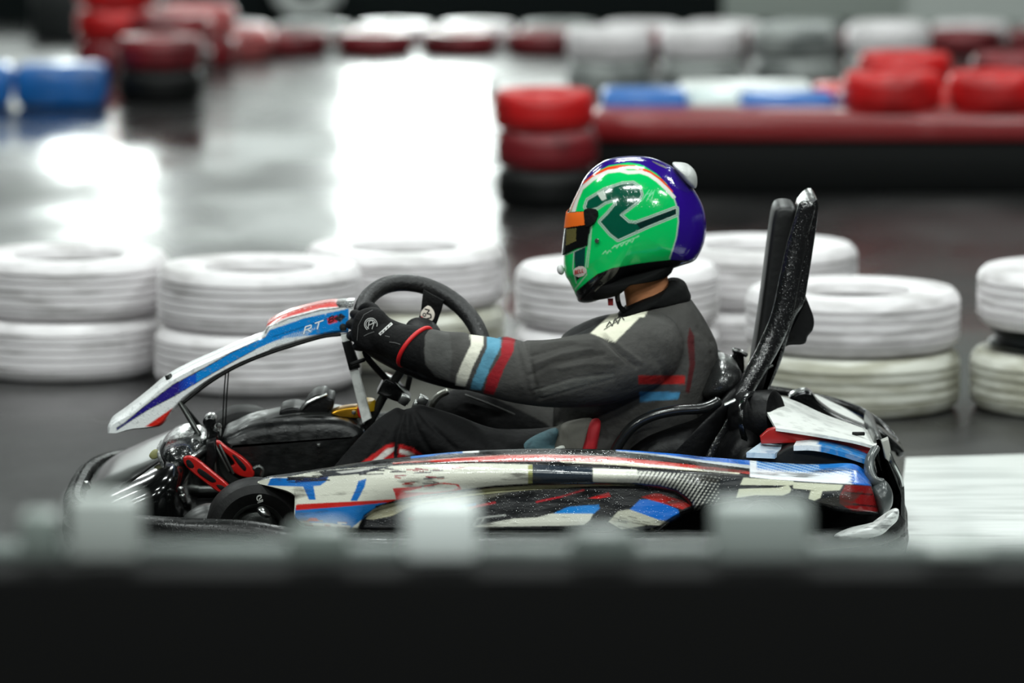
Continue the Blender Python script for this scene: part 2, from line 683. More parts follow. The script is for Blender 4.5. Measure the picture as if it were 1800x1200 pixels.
PYg = T[:, None, 1] * (1 - uu)[None, :] + T[:, None, 3] * uu[None, :]
fx = np.interp(PXg, FACE[:, 0], FACE[:, 1])
cx_ = np.interp(PXg, CREASE[:, 0], CREASE[:, 1])
Yd = np.full(PXg.shape, -0.60)
ytop = T[:, None, 1]
sh = np.clip((fx - PYg) / np.maximum(fx - ytop, 4.0), 0, 1)
shw = np.interp(PXg, [453, 560, 900, 1280, 1340, 1530], [0.02, 0.05, 0.05, 0.07, 0.16, 0.12])
Yd += shw * sh ** 1.3
fv = np.clip((PYg - fx) / np.maximum(cx_ - fx, 8.0), 0, 1)
Yd -= 0.014 * np.sin(np.pi * np.clip(fv, 0, 1))
Yd += np.where(PYg > cx_, 0.022 * np.clip((PYg - cx_) / 6.0, 0, 1) - 0.018 * np.clip((PYg - cx_ - 6) / 60, 0, 1), 0)
Yd += 0.09 * np.clip((PXg - 1490) / 55, 0, 1) ** 2 + 0.06 * np.clip((530 - PXg) / 75, 0, 1) ** 2
Yd += 0.03 * np.clip((uu[None, :] - 0.93) / 0.07, 0, 1) ** 2
V = np.array([W(PXg[i, j], PYg[i, j], Yd[i, j]) for i in range(NC) for j in range(NR)])
nf = len(V)
# shell back: boundary ring taken inward
ring = [i * NR for i in range(NC)] + [(NC - 1) * NR + j for j in range(1, NR)] + [i * NR + NR - 1 for i in range(NC - 2, -1, -1)] + [j for j in range(NR - 2, 0, -1)]
back = V[ring].copy()
back[:, 1] = np.maximum(back[:, 1] + 0.02, -0.45)
back[:, 2] -= 0.17 * (back[:, 1] - V[ring][:, 1]) + 0.004
pod_v = np.vstack([V, back])
pod_f = []
for i in range(NC - 1):
    for j in range(NR - 1):
        a = i * NR + j
        pod_f.append((a, a + 1, a + NR + 1, a + NR))
k = len(ring)
for q in range(k):
    pod_f.append((ring[q], ring[(q + 1) % k], nf + (q + 1) % k, nf + q))
pod_f.append(tuple(nf + q for q in range(k)))
bx = np.r_[PXg.ravel(), PXg.ravel()[ring]]
by = np.r_[PYg.ravel(), PYg.ravel()[ring]]

CREAM, BLUE, RED, DARK, SLATE = (212, 212, 198), (22, 104, 182), (186, 34, 28), (24, 25, 27), (38, 46, 56)
def paint_pod(bx, by):
    rng = np.random.default_rng(11)
    P = Paint(bx, by, DARK)
    fxx = np.interp(bx, FACE[:, 0], FACE[:, 1])
    cxx = np.interp(bx, CREASE[:, 0], CREASE[:, 1])
    face = (by > fxx) & (by < cxx)
    low = by >= cxx
    P.mask(face & (bx < 936), CREAM)
    P.mask(face & (bx >= 936) & (bx < 1041), SLATE)
    P.mask(face & (bx >= 1041), (34, 37, 40))
    P.mask(face & (bx < 457 + 0) & (by < 0), DARK)
    # blue, left letters
    P.poly([(476, 840), (523, 840), (578, 837), (573, 846), (563, 853), (551, 854), (555, 878), (543, 878), (533, 855), (470, 853)], BLUE)
    P.poly([(515, 840), (578, 837), (570, 845), (520, 848)], (24, 40, 86))
    P.poly([(630, 845), (644, 841), (641, 855), (628, 880), (616, 880), (625, 860)], BLUE)
    # black scuffed upper edge of the face near the nose
    for a in range(26):
        x0 = rng.uniform(500, 690)
        y0 = np.interp(x0, FACE[:, 0], FACE[:, 1]) + abs(rng.normal(0, 7))
        P.line([(x0, y0), (x0 + rng.uniform(10, 40), y0 + rng.uniform(-2, 1))], rng.uniform(1, 3.4), (30, 30, 34))
    P.poly([(560, 828), (640, 822), (690, 819), (640, 832), (570, 838)], (40, 42, 50))
    P.poly([(590, 829), (640, 823), (660, 822), (630, 829), (600, 832)], (196, 196, 190))
    # maroon scuffs and the red letter
    for a in range(22):
        x0 = rng.uniform(682, 770)
        y0 = rng.uniform(822, 858)
        P.line([(x0, y0), (x0 + rng.uniform(8, 30), y0 + rng.uniform(-2, 2))], rng.uniform(1, 2.6), [(132, 40, 54), (70, 58, 66), (150, 40, 40), (92, 92, 98)][a % 4])
    P.poly([(694, 867), (706, 865), (760, 865), (792, 862), (806, 857), (801, 852), (775, 850), (745, 856), (745, 853), (780, 848), (806, 851), (812, 860), (800, 866), (775, 870), (740, 876), (697, 881)], (200, 30, 26))
    P.poly([(690, 858), (742, 854), (742, 857), (705, 866), (694, 867)], (190, 60, 60))
    P.poly([(708, 864), (742, 859), (786, 857), (790, 861), (760, 864)], CREAM)
    P.poly([(785, 823), (800, 819), (822, 822), (800, 824)], (130, 40, 50))
    # edge strip under the worn white block
    P.poly([(928, 818), (936, 816), (936, 852), (928, 850)], (150, 152, 96))
    # cream block that breaks up into slanted dashes
    P.mask(face & (bx >= 1042) & (bx < 1120) & (by > fxx + 1) & (by < cxx - 1), (222, 222, 208))
    ph = np.sin((bx + by * 0.66) / 7.6 * 2 * np.pi)
    ph2 = np.sin((by * 1.0 - bx * 0.12) / 5.2 * 2 * np.pi)
    thr = np.interp(bx, [1090, 1150, 1200, 1265], [-1.05, -0.35, 0.2, 1.0])
    P.mask(face & (bx >= 1085) & (bx < 1265) & (by > fxx + 3) & (ph + 0.35 * ph2 * np.clip((bx - 1140) / 60, 0, 1) > thr) & (by < cxx - 2), (206, 206, 196))
    P.mask(face & (bx >= 1085) & (bx < 1180) & (by > fxx + 3) & (by < 840) & (bx < 1100), (222, 222, 208))
    # worn pale lettering at the rear
    CR2 = (206, 208, 184)
    P.poly([(1307, 839), (1394, 845), (1397, 850), (1391, 853), (1301, 852)], CR2)
    P.poly([(1299, 859), (1368, 857), (1386, 852), (1391, 860), (1388, 866), (1375, 871), (1328, 870), (1294, 875)], CR2)
    P.poly([(1394, 847), (1482, 852), (1476, 861.5), (1446, 863), (1394, 858)], CR2)
    P.poly([(1425, 862), (1446, 862), (1442, 875), (1431, 880), (1421, 877)], CR2)
    # dark red block
    P.poly([(1486, 852), (1531, 854), (1534, 864), (1546, 899), (1499, 898), (1476, 885), (1476, 871)], (120, 18, 20))
    P.line([(1484, 865), (1533, 869)], 3, (60, 12, 16))
    P.line([(1500, 886), (1540, 890)], 3, (60, 12, 16))
    # lower left corner: red line, blue flank, scuffed foot
    LB = [(519, 892), (523, 887), (600, 884), (690, 879), (700, 880), (665, 890), (643, 908), (622, 924), (613, 934), (545, 930), (518, 912)]
    P.poly(LB, (24, 108, 178))
    P.poly([(520, 888), (523, 886), (690, 877.5), (700, 877), (700, 881), (606, 890), (520, 896.5)], RED)
    P.poly([(518, 913), (545, 918), (580, 919), (617, 924), (613, 935), (540, 930)], (190, 186, 180))
    for a in range(10):
        x0 = rng.uniform(530, 600)
        y0 = rng.uniform(912, 928)
        P.line([(x0, y0), (x0 + rng.uniform(4, 16), y0 + 1)], 2.5, [(150, 70, 56), (206, 206, 204), (120, 110, 104)][a % 3])
    P.poly([(536, 916), (545, 910), (556, 910), (562, 916)], (168, 62, 50))
    # crease: black line and cream ribbon below it
    P.band(CREASE[3:16] + (0, -3), CREASE[3:16] + (0, 0.5), (10, 10, 10))
    CRB = [(740, 884), (770, 880), (820, 872), (870, 866.5), (937, 860), (1000, 856.5), (1042, 854), (1117, 852.5)]
    P.band([(x, np.interp(x, CREASE[:, 0], CREASE[:, 1]) + 1) for x, _ in CRB], CRB, (196, 194, 150))
    P.poly([(645, 908), (655, 896), (672, 888), (740, 875), (742, 886), (715, 893), (690, 906), (655, 913), (643, 912)], (170, 166, 138))
    P.poly([(742, 886), (820, 874), (900, 864), (860, 876), (790, 888), (735, 896)], (132, 130, 116))
    P.line([(735, 900), (790, 894), (835, 886)], 4, (40, 110, 160))
    P.line([(720, 912), (800, 900), (840, 889), (870, 883)], 4, (150, 34, 40))
    P.line([(943, 882), (985, 873), (1026, 861)], 2.6, (178, 28, 40))
    P.poly([(1033, 876), (1070, 865), (1074, 872), (1052, 876)], (196, 28, 30))
    P.poly([(830, 925), (903, 911), (945, 909), (970, 902), (1000, 901.5), (1043, 902.5), (1037, 914), (1027, 922), (1000, 923.5), (837, 926)], (206, 206, 194))
    P.line([(832, 923), (840, 911), (860, 908), (888, 905)], 3, (150, 152, 148))
    P.line([(843, 922), (850, 912)], 2.4, (150, 152, 148))
    P.poly([(973, 902), (993, 893), (1000, 890.5), (1053, 886), (1054.5, 893), (1044, 902.5)], (20, 122, 200))
    P.poly([(1127, 873), (1150, 867), (1160, 867.5), (1200, 880), (1215, 888), (1200, 895), (1167, 885)], (180, 32, 26))
    P.poly([(1107, 895), (1125, 878), (1138, 877.5), (1168, 885), (1192, 895), (1196, 908), (1183, 919), (1160, 914)], (20, 100, 190))
    P.poly([(1069, 917), (1087, 898), (1107, 895), (1160, 914), (1183, 919), (1167, 924), (1140, 922), (1117, 926), (1093, 930)], (172, 172, 156))
    for a in range(14):
        x0 = rng.uniform(1075, 1150)
        y0 = 900 + (x0 - 1075) * 0.15 + rng.uniform(0, 24)
        P.line([(x0, y0), (x0 + 14, y0 + 3)], 1.8, (110, 110, 98))
    # shoulder: thin blue rim, black band, red stripe with pale line, blue and white rear shoulder
    topc = np.stack([T[:, 0], T[:, 1]], 1)
    topc = topc[np.argsort(topc[:, 0])]
    def shb(xs, d0, d1, col, m=None):
        P.mask((by <= fxx) & (bx >= xs[0]) & (bx <= xs[1]) & (by - np.interp(bx, topc[:, 0], topc[:, 1]) >= d0) & (by - np.interp(bx, topc[:, 0], topc[:, 1]) < d1), col)
    P.mask(by <= fxx, (14, 14, 15))
    shb((722, 815), 0, 4.0, BLUE)
    shb((813, 842), 0, 3.5, (220, 222, 220))
    shb((842, 985), 0, 1.6, (110, 114, 114))
    P.band([(1083, 789), (1167, 794), (1233, 800), (1270, 802), (1325, 807)], [(1083, 791.5), (1167, 799), (1233, 808), (1270, 812), (1325, 818)], (20, 92, 180))
    P.band([(1083, 791.5), (1167, 799), (1233, 808), (1270, 812), (1325, 818)], [(1083, 793), (1167, 802), (1233, 812), (1270, 817), (1325, 824)], (176, 182, 184))
    P.band([(690, 814), (720, 811), (803, 804.5), (887, 800), (970, 799), (1000, 799.5), (1083, 803), (1167, 811.5), (1300, 826), (1325, 830)],
           [(690, 815), (720, 812.5), (803, 811), (887, 810.5), (970, 809.5), (1000, 810), (1083, 811.5), (1167, 817.5), (1300, 830.5), (1325, 834)], (172, 40, 30))
    P.band([(690, 813), (803, 804), (887, 799.5), (970, 798.5), (1083, 802.5)], [(690, 814), (803, 805.2), (887, 800.7), (970, 799.7), (1083, 803.5)], (200, 150, 140))
    P.band([(985, 810), (1067, 812), (1167, 818), (1300, 830.5)], [(985, 812), (1067, 816), (1167, 823), (1300, 833)], (198, 194, 172))
    rs = (by <= fxx + 0.5) & (bx > 1318)
    tt = (by - np.interp(bx, topc[:, 0], topc[:, 1])) / np.maximum(fxx - np.interp(bx, topc[:, 0], topc[:, 1]), 1)
    P.mask(rs, (214, 218, 222))
    nz = np.sin(bx * 0.9 + by * 2.1) + np.sin(bx * 0.37 - by * 1.3)
    P.mask(rs & (tt + 0.09 * nz < 0.42) & (bx > 1330), (34, 112, 186))
    P.mask(rs & (tt < 0.5) & (bx > 1330) & (bx < 1440) & (nz > 0.3), (176, 198, 214))
    P.mask(rs & (bx > 1497 + 3 * nz), (18, 92, 178))
    return P


P = aa(paint_pod, bx, by, 0.75)
me = bpy.data.meshes.new('side_pod')
me.from_pydata([tuple(p) for p in pod_v], [], pod_f)
P.put(me)
pod = obj('side_pod', None, M_livery(), kart, 55, me)
me2 = bpy.data.meshes.new('side_pod')
pv2 = pod_v.copy()
pv2[:, 1] *= -1
pv2[:, 2] -= 0.05
me2.from_pydata([tuple(p) for p in pv2], [], [f[::-1] for f in pod_f])
P.put(me2)
obj('side_pod', None, M_livery(), kart, 55, me2)


# ---- front panel (the tall sloping number panel)
FP = [(189, 761, 206, 761), (192, 744, 235, 754.5), (219, 724, 281, 748.5), (255, 696, 305, 722), (290, 667.5, 326, 700), (333, 644.5, 362, 673), (370, 628, 384, 659),
      (405.6, 612.7, 420, 640), (440, 599, 455, 625), (459, 592.4, 470, 619), (467, 583, 476, 616.5), (471, 570, 482, 614.5), (507, 552, 512, 605.5), (564, 537, 566, 590), (600, 533.5, 598, 585), (622, 533, 612, 585)]
fp = cr(np.array(FP, float), 330)
nr = 34
u = np.linspace(0, 1, nr)
gx = fp[:, None, 0] * (1 - u) + fp[:, None, 2] * u
gy = fp[:, None, 1] * (1 - u) + fp[:, None, 3] * u
YN = -0.07
edge = np.minimum(u, 1 - u)[None, :] * np.ones((330, 1))
yy = YN + 0.02 * np.clip(1 - u[None, :] / 0.16, 0, 1) ** 1.2 * np.ones((330, 1)) + 0.01 * np.clip((u[None, :] - 0.92) / 0.08, 0, 1)
V = np.array([W(gx[i, j], gy[i, j], yy[i, j]) for i in range(330) for j in range(nr)])
ring = [i * nr for i in range(330)] + [329 * nr + j for j in range(1, nr)] + [i * nr + nr - 1 for i in range(328, -1, -1)] + [j for j in range(nr - 2, 0, -1)]
V2 = V[ring].copy()
Vm = V.copy()
Vm[:, 1] *= -1
n1 = len(V)
fs = []
for i in range(329):
    for j in range(nr - 1):
        a = i * nr + j
        fs.append((a, a + 1, a + nr + 1, a + nr))
        fs.append((n1 + a, n1 + a + nr, n1 + a + nr + 1, n1 + a + 1))
for q in range(len(ring)):
    a, b = ring[q], ring[(q + 1) % len(ring)]
    fs.append((a, b, n1 + b, n1 + a))
fpx, fpy = np.r_[gx.ravel(), gx.ravel()], np.r_[gy.ravel(), gy.ravel()]
def paint_panel(fpx, fpy):
    rng = np.random.default_rng(11)
    P = Paint(fpx, fpy, (222, 224, 224))
    upl = [(205, 752), (219, 743), (255, 713), (304, 676), (362, 645), (405.6, 620), (440, 604), (466, 592.4), (474, 580), (535, 559), (613, 542)]
    mid = [(205, 756), (232, 738), (262, 719), (304.5, 697), (362, 663), (405, 638), (449, 614), (478, 601), (500, 594), (560, 588), (613, 586)]
    P.band(upl, mid, (10, 128, 205))
    P.band([(205, 752), (219, 743), (255, 713), (304, 676), (332, 661)], [(205, 756), (232, 738), (262, 719), (304.5, 697), (332, 680)], (36, 26, 120))
    P.mask((fpx > 300) & (fpx < 345) & pip(fpx, fpy, upl + mid[::-1]) & (np.sin(fpx * 1.3 + fpy) + (fpx - 322) / 9 > 0), (16, 80, 190))
    nz = np.sin(fpx * 1.7 + fpy * 0.9) + np.sin(fpx * 0.8 - fpy * 2.3)
    P.mask(pip(fpx, fpy, [(478, 604), (500, 590), (560, 574), (535, 592), (500, 603)]) & (nz > 0.2), (205, 216, 224))
    P.poly([(540, 596), (566, 588), (590, 584), (560, 591), (540, 598)], (222, 224, 224))
    P.poly([(255, 749.5), (304.5, 716), (284, 750)], (196, 34, 22))
    P.band([(466, 575), (471, 566), (507, 548), (564, 533), (624, 529)], [(466, 577), (471, 572), (507, 556.5), (564, 541), (624, 537.5)], (196, 70, 66))
    P.line([(466, 585), (472, 575), (507, 560), (564, 545), (615, 539)], 2.2, (14, 16, 22))
    P.line([(478, 592), (535, 574), (600, 551)], 1.0, (14, 40, 70))
    P.line([(507, 566), (530, 557), (560, 549), (574, 549), (572, 553)], 1.6, (210, 226, 236))
    P.line(upl[:8], 1.6, (20, 22, 30))
    P.line(mid[:7], 1.2, (20, 22, 40))
    P.poly([(590, 533), (625, 530), (625, 543), (596, 541)], (14, 14, 15))
    P.poly([(575, 560), (593, 554), (593, 566), (577, 570)], (205, 44, 62))
    P.poly([(585, 560), (600, 551), (608, 556), (598, 566)], (40, 40, 46))
    P.mask((np.abs(nz) > 1.75) & (fpx < 250) & (fpy > 735) & (fpx < 225), (160, 168, 176))
    return P


P = aa(paint_panel, fpx, fpy, 0.8)
me = bpy.data.meshes.new('front_panel')
Vall = np.vstack([V, Vm])
me.from_pydata([tuple(p) for p in Vall], [], fs)
P.put(me)
bm = bmesh.new(); bm.from_mesh(me); bmesh.ops.recalc_face_normals(bm, faces=bm.faces[:]); bm.to_mesh(me); bm.free()
panel = obj('front_panel', None, M_panel(), kart, 50, me)
decal('panel_lettering', word('RT', 537, 574, 15, 13, 3, (0.94, -0.34), (-0.25, 0.97), 2.2), panel, flat('letter_white', (226, 232, 236)), panel, 0.001)
decal('panel_lettering', word('8', 578, 557, 11, 10, 2, (0.94, -0.3), (-0.1, 1), 1.4), panel, flat('letter_black', (30, 14, 20)), panel, 0.001)
obj('bolt', MB().lathe([(0.0005, 0.006), (0.006, 0.005), (0.0085, 0.002), (0.009, -0.004)], W(603, 575, YN - 0.002), (0, -1, 0), 20, False), M_dsteel(), panel)
obj('bolt', MB().lathe([(0.0005, 0.012), (0.008, 0.01), (0.01, -0.004)], W(298, 665, -0.05), (-0.4, 0, 1), 20, False), M_dsteel(), panel)
obj('edge_rail', MB().tube(cr([W(x, y + 1.0, YN + 0.006) for x, y in [(322, 707), (364, 674), (406, 648), (450, 628), (508, 608), (566, 591), (598, 587)]], 40), 0.004, 8), M_rub(), panel)

# struts and cables under the panel
st = kp('panel_strut', MB().prism(WL([(599, 588), (613, 587), (653, 735), (637, 744)], -0.07), -0.07, -0.045, 0.003), M_white())
obj('strut_sleeve', MB().prism(WL([(601, 602), (616, 598), (633, 646), (614, 651)], -0.074), -0.074, -0.041, 0.003), M_rub(), st)
kp('panel_strut', MB().prism(WL([(599, 588), (613, 587), (653, 735), (637, 744)], 0.04), 0.04, 0.065, 0.003), M_white())
kp('front_strut', MB().tube(np.array([W(315, 705, -0.06), W(350, 764, -0.1)]), 0.0065, 10), M_dsteel())
kp('front_strut', MB().tube(np.array([W(315, 705, 0.05), W(352, 750, 0.1)]), 0.0065, 10), M_dsteel())
for d in (0, 5):
    kp('brake_cable', MB().tube(cr([W(398 + d, 640, -0.05), W(394 + d, 690, -0.05), W(391 + d, 752, -0.05)], 20), 0.0018, 6), M_rub())
# clamp block on the front bar
kp('front_clamp', MB().prism(WL(cr([(356, 742), (362, 734), (374, 733), (380, 742), (376, 752), (386, 760), (384, 778), (362, 778), (364, 760)], 50, True), -0.12), -0.12, -0.04, 0.006), M_gloss())
kp('clamp_bolt', MB().lathe([(0.0005, 0.012), (0.006, 0.011), (0.007, 0)], W(384, 748, -0.12), (0.3, -1, 0), 14, False), M_steel())

# ---- nose: dark cone and wet cowl
kp('nose_cone', MB().inflate(WL(cr([(156, 850), (168, 838), (192, 822), (228, 805), (262, 790), (300, 776), (330, 775), (345, 800), (345, 870), (335, 905), (300, 925),
                                    (220, 930), (165, 920), (152, 885)], 120, True), 0.0), 0.0, 0.40, 48, 3.6, cen=W(255, 865, 0)), mat('nose_gloss', (7, 8, 8), 0.14, coat=0.2, bump=0.08, bscale=14, spec=0.4), 60)
kp('nose_cowl', MB().inflate(WL(cr([(279, 800), (283, 781), (300, 766), (330, 759), (352, 764), (366, 780), (360, 800), (340, 812), (318, 830), (303, 826), (290, 814)], 80, True), -0.1), -0.1, 0.17, 30, 2.4, Rfar=0.3), mat('wet_cowl', (20, 22, 22), 0.2, coat=0.6, bump=0.5, bscale=26, drops=0.5), 60)
kp('cowl_lip', MB().tube(cr([W(285, 776, -0.22), W(279, 790, -0.24), W(283, 808, -0.25), (W(297, 827, -0.24)), W(309, 844, -0.22)], 30), 0.005, 10), mat('lip_grey', (120, 122, 122), 0.25, coat=0.5))
kp('cowl_lip', MB().tube(cr([W(290, 778, -0.24), W(284, 791, -0.26), W(288, 808, -0.27), (W(301, 826, -0.26)), W(312, 843, -0.24)], 30), 0.003, 10), M_sat())
kp('nose_sticker', MB().inflate(WL(cr([(262, 800), (270, 790), (279, 791), (279, 803), (268, 807)], 30, True), -0.245), -0.245, 0.004, 8), mat('old_sticker', (128, 128, 84), 0.5), 60)
kp('nose_bracket', MB().tube(cr([W(212, 857, -0.36), W(240, 838, -0.37), W(260, 823, -0.36), W(276, 812, -0.33)], 24), 0.0035, 8), M_rub())
for (x, y) in ((152, 851), (318, 861), (321, 873)):
    kp('nose_bolt', MB().lathe([(0.0005, 0.014), (0.005, 0.012), (0.008, 0.006), (0.008, -0.02)], W(x, y, -0.37), (-0.1, -1, 0.5), 12, False), M_steel())

# ---- dark fairing between the legs, with its upper step
TK = cr([(388, 778), (410, 762), (440, 749), (480, 742), (540, 738), (590, 738), (622, 746), (640, 765), (628, 800), (600, 835), (520, 850), (440, 850), (400, 830)], 130, True)
kp('leg_fairing', MB().prism(WL(TK, -0.12), -0.12, 0.14, 0.03), mat('fairing_plastic', (14, 15, 15), 0.36, spec=0.35, bump=0.6, bscale=26, bstretch=(1, 1, 2), rvar=0.12, dscale=20), 60)
TK2 = cr([(432, 752), (455, 741), (486, 733), (520, 728), (570, 727), (612, 732), (632, 745), (628, 760), (560, 762), (470, 762)], 90, True)
kp('fairing_step', MB().prism(WL(TK2, -0.06), -0.06, 0.12, 0.012), mat('fairing_step_plastic', (20, 21, 20), 0.4, bump=0.5, bscale=40, spec=0.3), 60)
kp('fuel_tank', MB().prism(WL(cr([(491, 727), (496, 720), (515, 716), (532, 718), (540, 706), (553, 695), (570, 693), (578, 700), (586, 702), (586, 716), (576, 726), (570, 742), (500, 742)], 70, True), -0.03), -0.03, 0.12, 0.006), M_sat(), 50)
kp('tank_strap', MB().tube(np.array([W(529, 719, -0.035), W(540, 708, -0.035), W(556, 700, -0.035), W(574, 693, -0.035)]), 0.004, 8), M_steel())
kp('brake_caliper', MB().prism(WL(cr([(582, 727), (594, 720), (615, 716), (634, 716), (640, 726), (634, 735), (600, 733)], 40, True), -0.06), -0.06, 0.0, 0.004), M_gold())
kp('caliper_cap', MB().prism(WL(cr([(628, 716), (638, 720), (639, 735), (630, 732)], 24, True), -0.065), -0.065, -0.02, 0.003), M_red())
kp('caliper_bolt', MB().lathe([(0.0005, 0.008), (0.005, 0.007), (0.006, 0)], W(622, 724, -0.06), (0, -1, 0), 14, False), M_steel())
kp('filler_cap', MB().lathe([(0.0005, 0.016), (0.014, 0.015), (0.018, 0.01), (0.018, -0.01)], W(648, 712, -0.02), (0, -0.2, 1), 24, False), mat('yellow_cap', (200, 160, 24), 0.35))
kp('fairing_screw', MB().lathe([(0.0005, 0.006), (0.004, 0.005), (0.006, 0)], W(560, 782, -0.121), (0, -1, 0), 14, False), M_steel())

# ---- red pedals
def pedal(O, holes, Y, arm, lab):
    o = kp('pedal', MB().prism(WL(cr(O, 60, True), Y), Y, Y + 0.022, 0.004), M_red(), 50)
    o['label'] = lab
    for h in holes:
        obj('pedal_slot', MB().prism(WL(cr(h, 24, True), Y - 0.001), Y - 0.001, Y + 0.004, 0.001), M_sat(), o)
    obj('pedal_arm', MB().tube(np.array(arm), 0.009, 10), M_steel(), o)
    return o


pedal([(322, 804), (332, 801), (345, 806), (375, 830), (400, 851), (404, 860), (398, 866), (384, 865), (360, 848), (335, 828), (323, 814)],
      [[(327, 810), (333, 808), (341, 818), (338, 823), (330, 820)], [(347, 825), (353, 824), (379, 843), (376, 848), (368, 846), (349, 832)], [(380, 852), (390, 853), (396, 858), (388, 861)]],
      -0.27, [W(336, 805, -0.255), W(362, 788, -0.18)], 'nearer red slotted pedal')
pedal([(375, 775), (386, 776), (400, 787), (425, 803), (442, 820), (447, 834), (441, 840), (420, 836), (402, 822), (412, 815), (400, 800), (382, 786)],
      [[(408, 800), (414, 801), (432, 820), (430, 828), (420, 818)]], -0.165, [W(380, 778, -0.155), W(362, 800, -0.16)], 'farther red pedal')
kp('pedal_post', MB().prism(WL([(362, 778), (378, 774), (383, 800), (372, 832), (358, 835), (360, 800)], -0.2), -0.2, -0.14, 0.006), M_sat())
for a, b in (((378, 782), (402, 828)), ((386, 782), (410, 832)), ((376, 800), (380, 840))):
    kp('return_spring', MB().tube(np.array([W(*a, -0.19), W(*b, -0.19)]), 0.0035, 8), M_dsteel())
kp('heel_hook', MB().tube(cr([W(446, 824, -0.2), W(455, 820, -0.2), W(462, 826, -0.2), W(460, 836, -0.2)], 16), 0.005, 8), M_dsteel())

# ---- steering wheel
cw = W(742, 588, -0.05)
uu_ = np.array([0.144, 0.0, -0.056])
vv_ = np.array([0.020, 0.112, 0.098])
rimP = []
for i in range(72):
    t = 2 * math.pi * i / 72
    s, c = math.sin(t), math.cos(t)
    if s < -0.6:
        s = -0.6 - (abs(s) - 0.6) * 0.35
    rimP.append(cw + uu_ * c + vv_ * s)
sw = kp('steering_wheel', MB().tube(np.array(rimP), 0.0205, 18, closed=True), mat('wheel_grip', (15, 15, 16), 0.5, bump=0.6, bscale=120, coat=0.1), 80)
nrm = np.cross(uu_, vv_)
nrm /= np.linalg.norm(nrm)
hubc = cw - nrm * 0.03
spk = obj('spoke', MB().prism(WL([(744, 508), (781, 528), (776, 546), (765, 576), (752, 592), (731, 578), (740, 545)], 0.03), 0.03, 0.05, 0.004), M_sat(), sw)
obj('wheel_hub', MB().lathe([(0.0005, 0.02), (0.035, 0.018), (0.045, 0.01), (0.045, -0.02), (0.0005, -0.02)], cw, nrm, 24, False), M_sat(), sw)
for ang in (-2.6, -0.5):
    e = cw + uu_ * math.cos(ang) * 0.97 + vv_ * math.sin(ang) * 0.8
    obj('spoke', MB().tube(np.array([cw, e]), 0.014, 10), M_sat(), sw)
bad = obj('wheel_badge', MB().inflate(WL(cr([(744, 543), (752, 537), (759, 541), (764, 551), (761, 562), (752, 566), (742, 560), (739, 551)], 40, True), 0.0285), 0.0285, 0.0015, 8), mat('badge_pale', (226, 216, 204), 0.4), sw, 80)
decal('badge_mark', [([(747, 543), (755, 545), (750, 551), (757, 552), (758, 558), (750, 560)], 2.2), (ell(746, 553, 2.5, 3, 10), 1.6)], bad, flat('badge_black', (24, 18, 18)), bad, 0.0006)
decal('badge_ring', [([(743, 544), (752, 539), (758, 542), (762, 551)], 2.2), ([(741, 556), (746, 562), (754, 564)], 2.0)], bad, flat('badge_red', (190, 40, 50)), bad, 0.0006)

# steering column and its bracket
kp('steering_column', MB().tube(np.array([W(728, 612, -0.06), W(706, 650, -0.05), W(672, 700, -0.03), W(640, 760, 0.0), W(600, 835, 0.0)]), 0.011, 12), M_dsteel())
kp('column_brace', MB().tube(cr([W(642, 618, -0.1), W(650, 634, -0.1), W(690, 678, -0.06), W(706, 700, -0.05)], 24), 0.008, 10), M_rub())
kp('column_brace', MB().tube(np.array([W(726, 640, 0.06), W(714, 690, 0.05)]), 0.007, 10), M_rub())
kp('column_bracket', MB().prism(WL([(677, 663), (696, 672), (722, 703), (716, 712), (690, 704), (662, 692)], -0.08), -0.08, 0.02, 0.006), M_gloss())
for (x, y, r) in ((710, 702, 0.011), (742, 705, 0.012), (732, 712, 0.009)):
    kp('bracket_bolt', MB().box(W(x, y, -0.09), (r * 2, 0.03, r * 2.2), 0.003, Matrix.Rotation(0.5, 3, 'Y')), M_steel())
kp('silver_hoop', MB().tube(cr([W(758, 716, -0.06), W(762, 706, -0.06), W(772, 695, -0.06), W(786, 688, -0.06)], 20), 0.008, 10, sy=1.8), mat('bare_metal', (176, 176, 166), 0.35, metal=0.6, bump=0.2))
kp('column_link', MB().tube(np.array([W(618, 640, -0.1), W(640, 632, -0.1)]), 0.005, 8), M_rub())

# ---- seat
SE = cr([(960, 830), (1000, 812), (1075, 800), (1100, 762), (1135, 735), (1180, 722), (1235, 716), (1262, 690), (1285, 660), (1300, 652), (1306, 668), (1296, 705), (1276, 745),
         (1248, 800), (1215, 850), (1080, 870), (980, 860)], 120, True)
kp('seat', MB().inflate(WL(SE, 0.0), 0.0, 0.235, 36, 3.6, cen=W(1160, 790, 0)), M_sat(), 60)
kp('seat_rim', MB().tube(cr([W(1076, 806, -0.235), W(1088, 780, -0.24), W(1112, 750, -0.245), W(1146, 731, -0.245), W(1190, 721, -0.24), W(1235, 717, -0.23), W(1262, 706, -0.21)], 50), 0.013, 12), mat('seat_edge', (26, 27, 27), 0.25, coat=0.5, bump=0.2))
kp('seat_back', MB().inflate(WL(cr([(1228, 688), (1240, 660), (1258, 634), (1276, 630), (1294, 640), (1301, 656), (1294, 676), (1272, 692), (1248, 700)], 60, True), -0.06), -0.06, 0.12, 24, 2.4, Rfar=0.26), mat('wet_seat', (34, 35, 35), 0.28, coat=0.5, bump=0.7, bscale=34, bstretch=(2, 1, 1), drops=0.5), 60)
kp('seat_stay', MB().prism(WL(cr([(1262, 618), (1284, 628), (1292, 616), (1304, 618), (1308, 630), (1308, 655), (1298, 655), (1280, 638), (1262, 632)], 50, True), 0.16), 0.16, 0.2, 0.006), M_gloss(), 60)
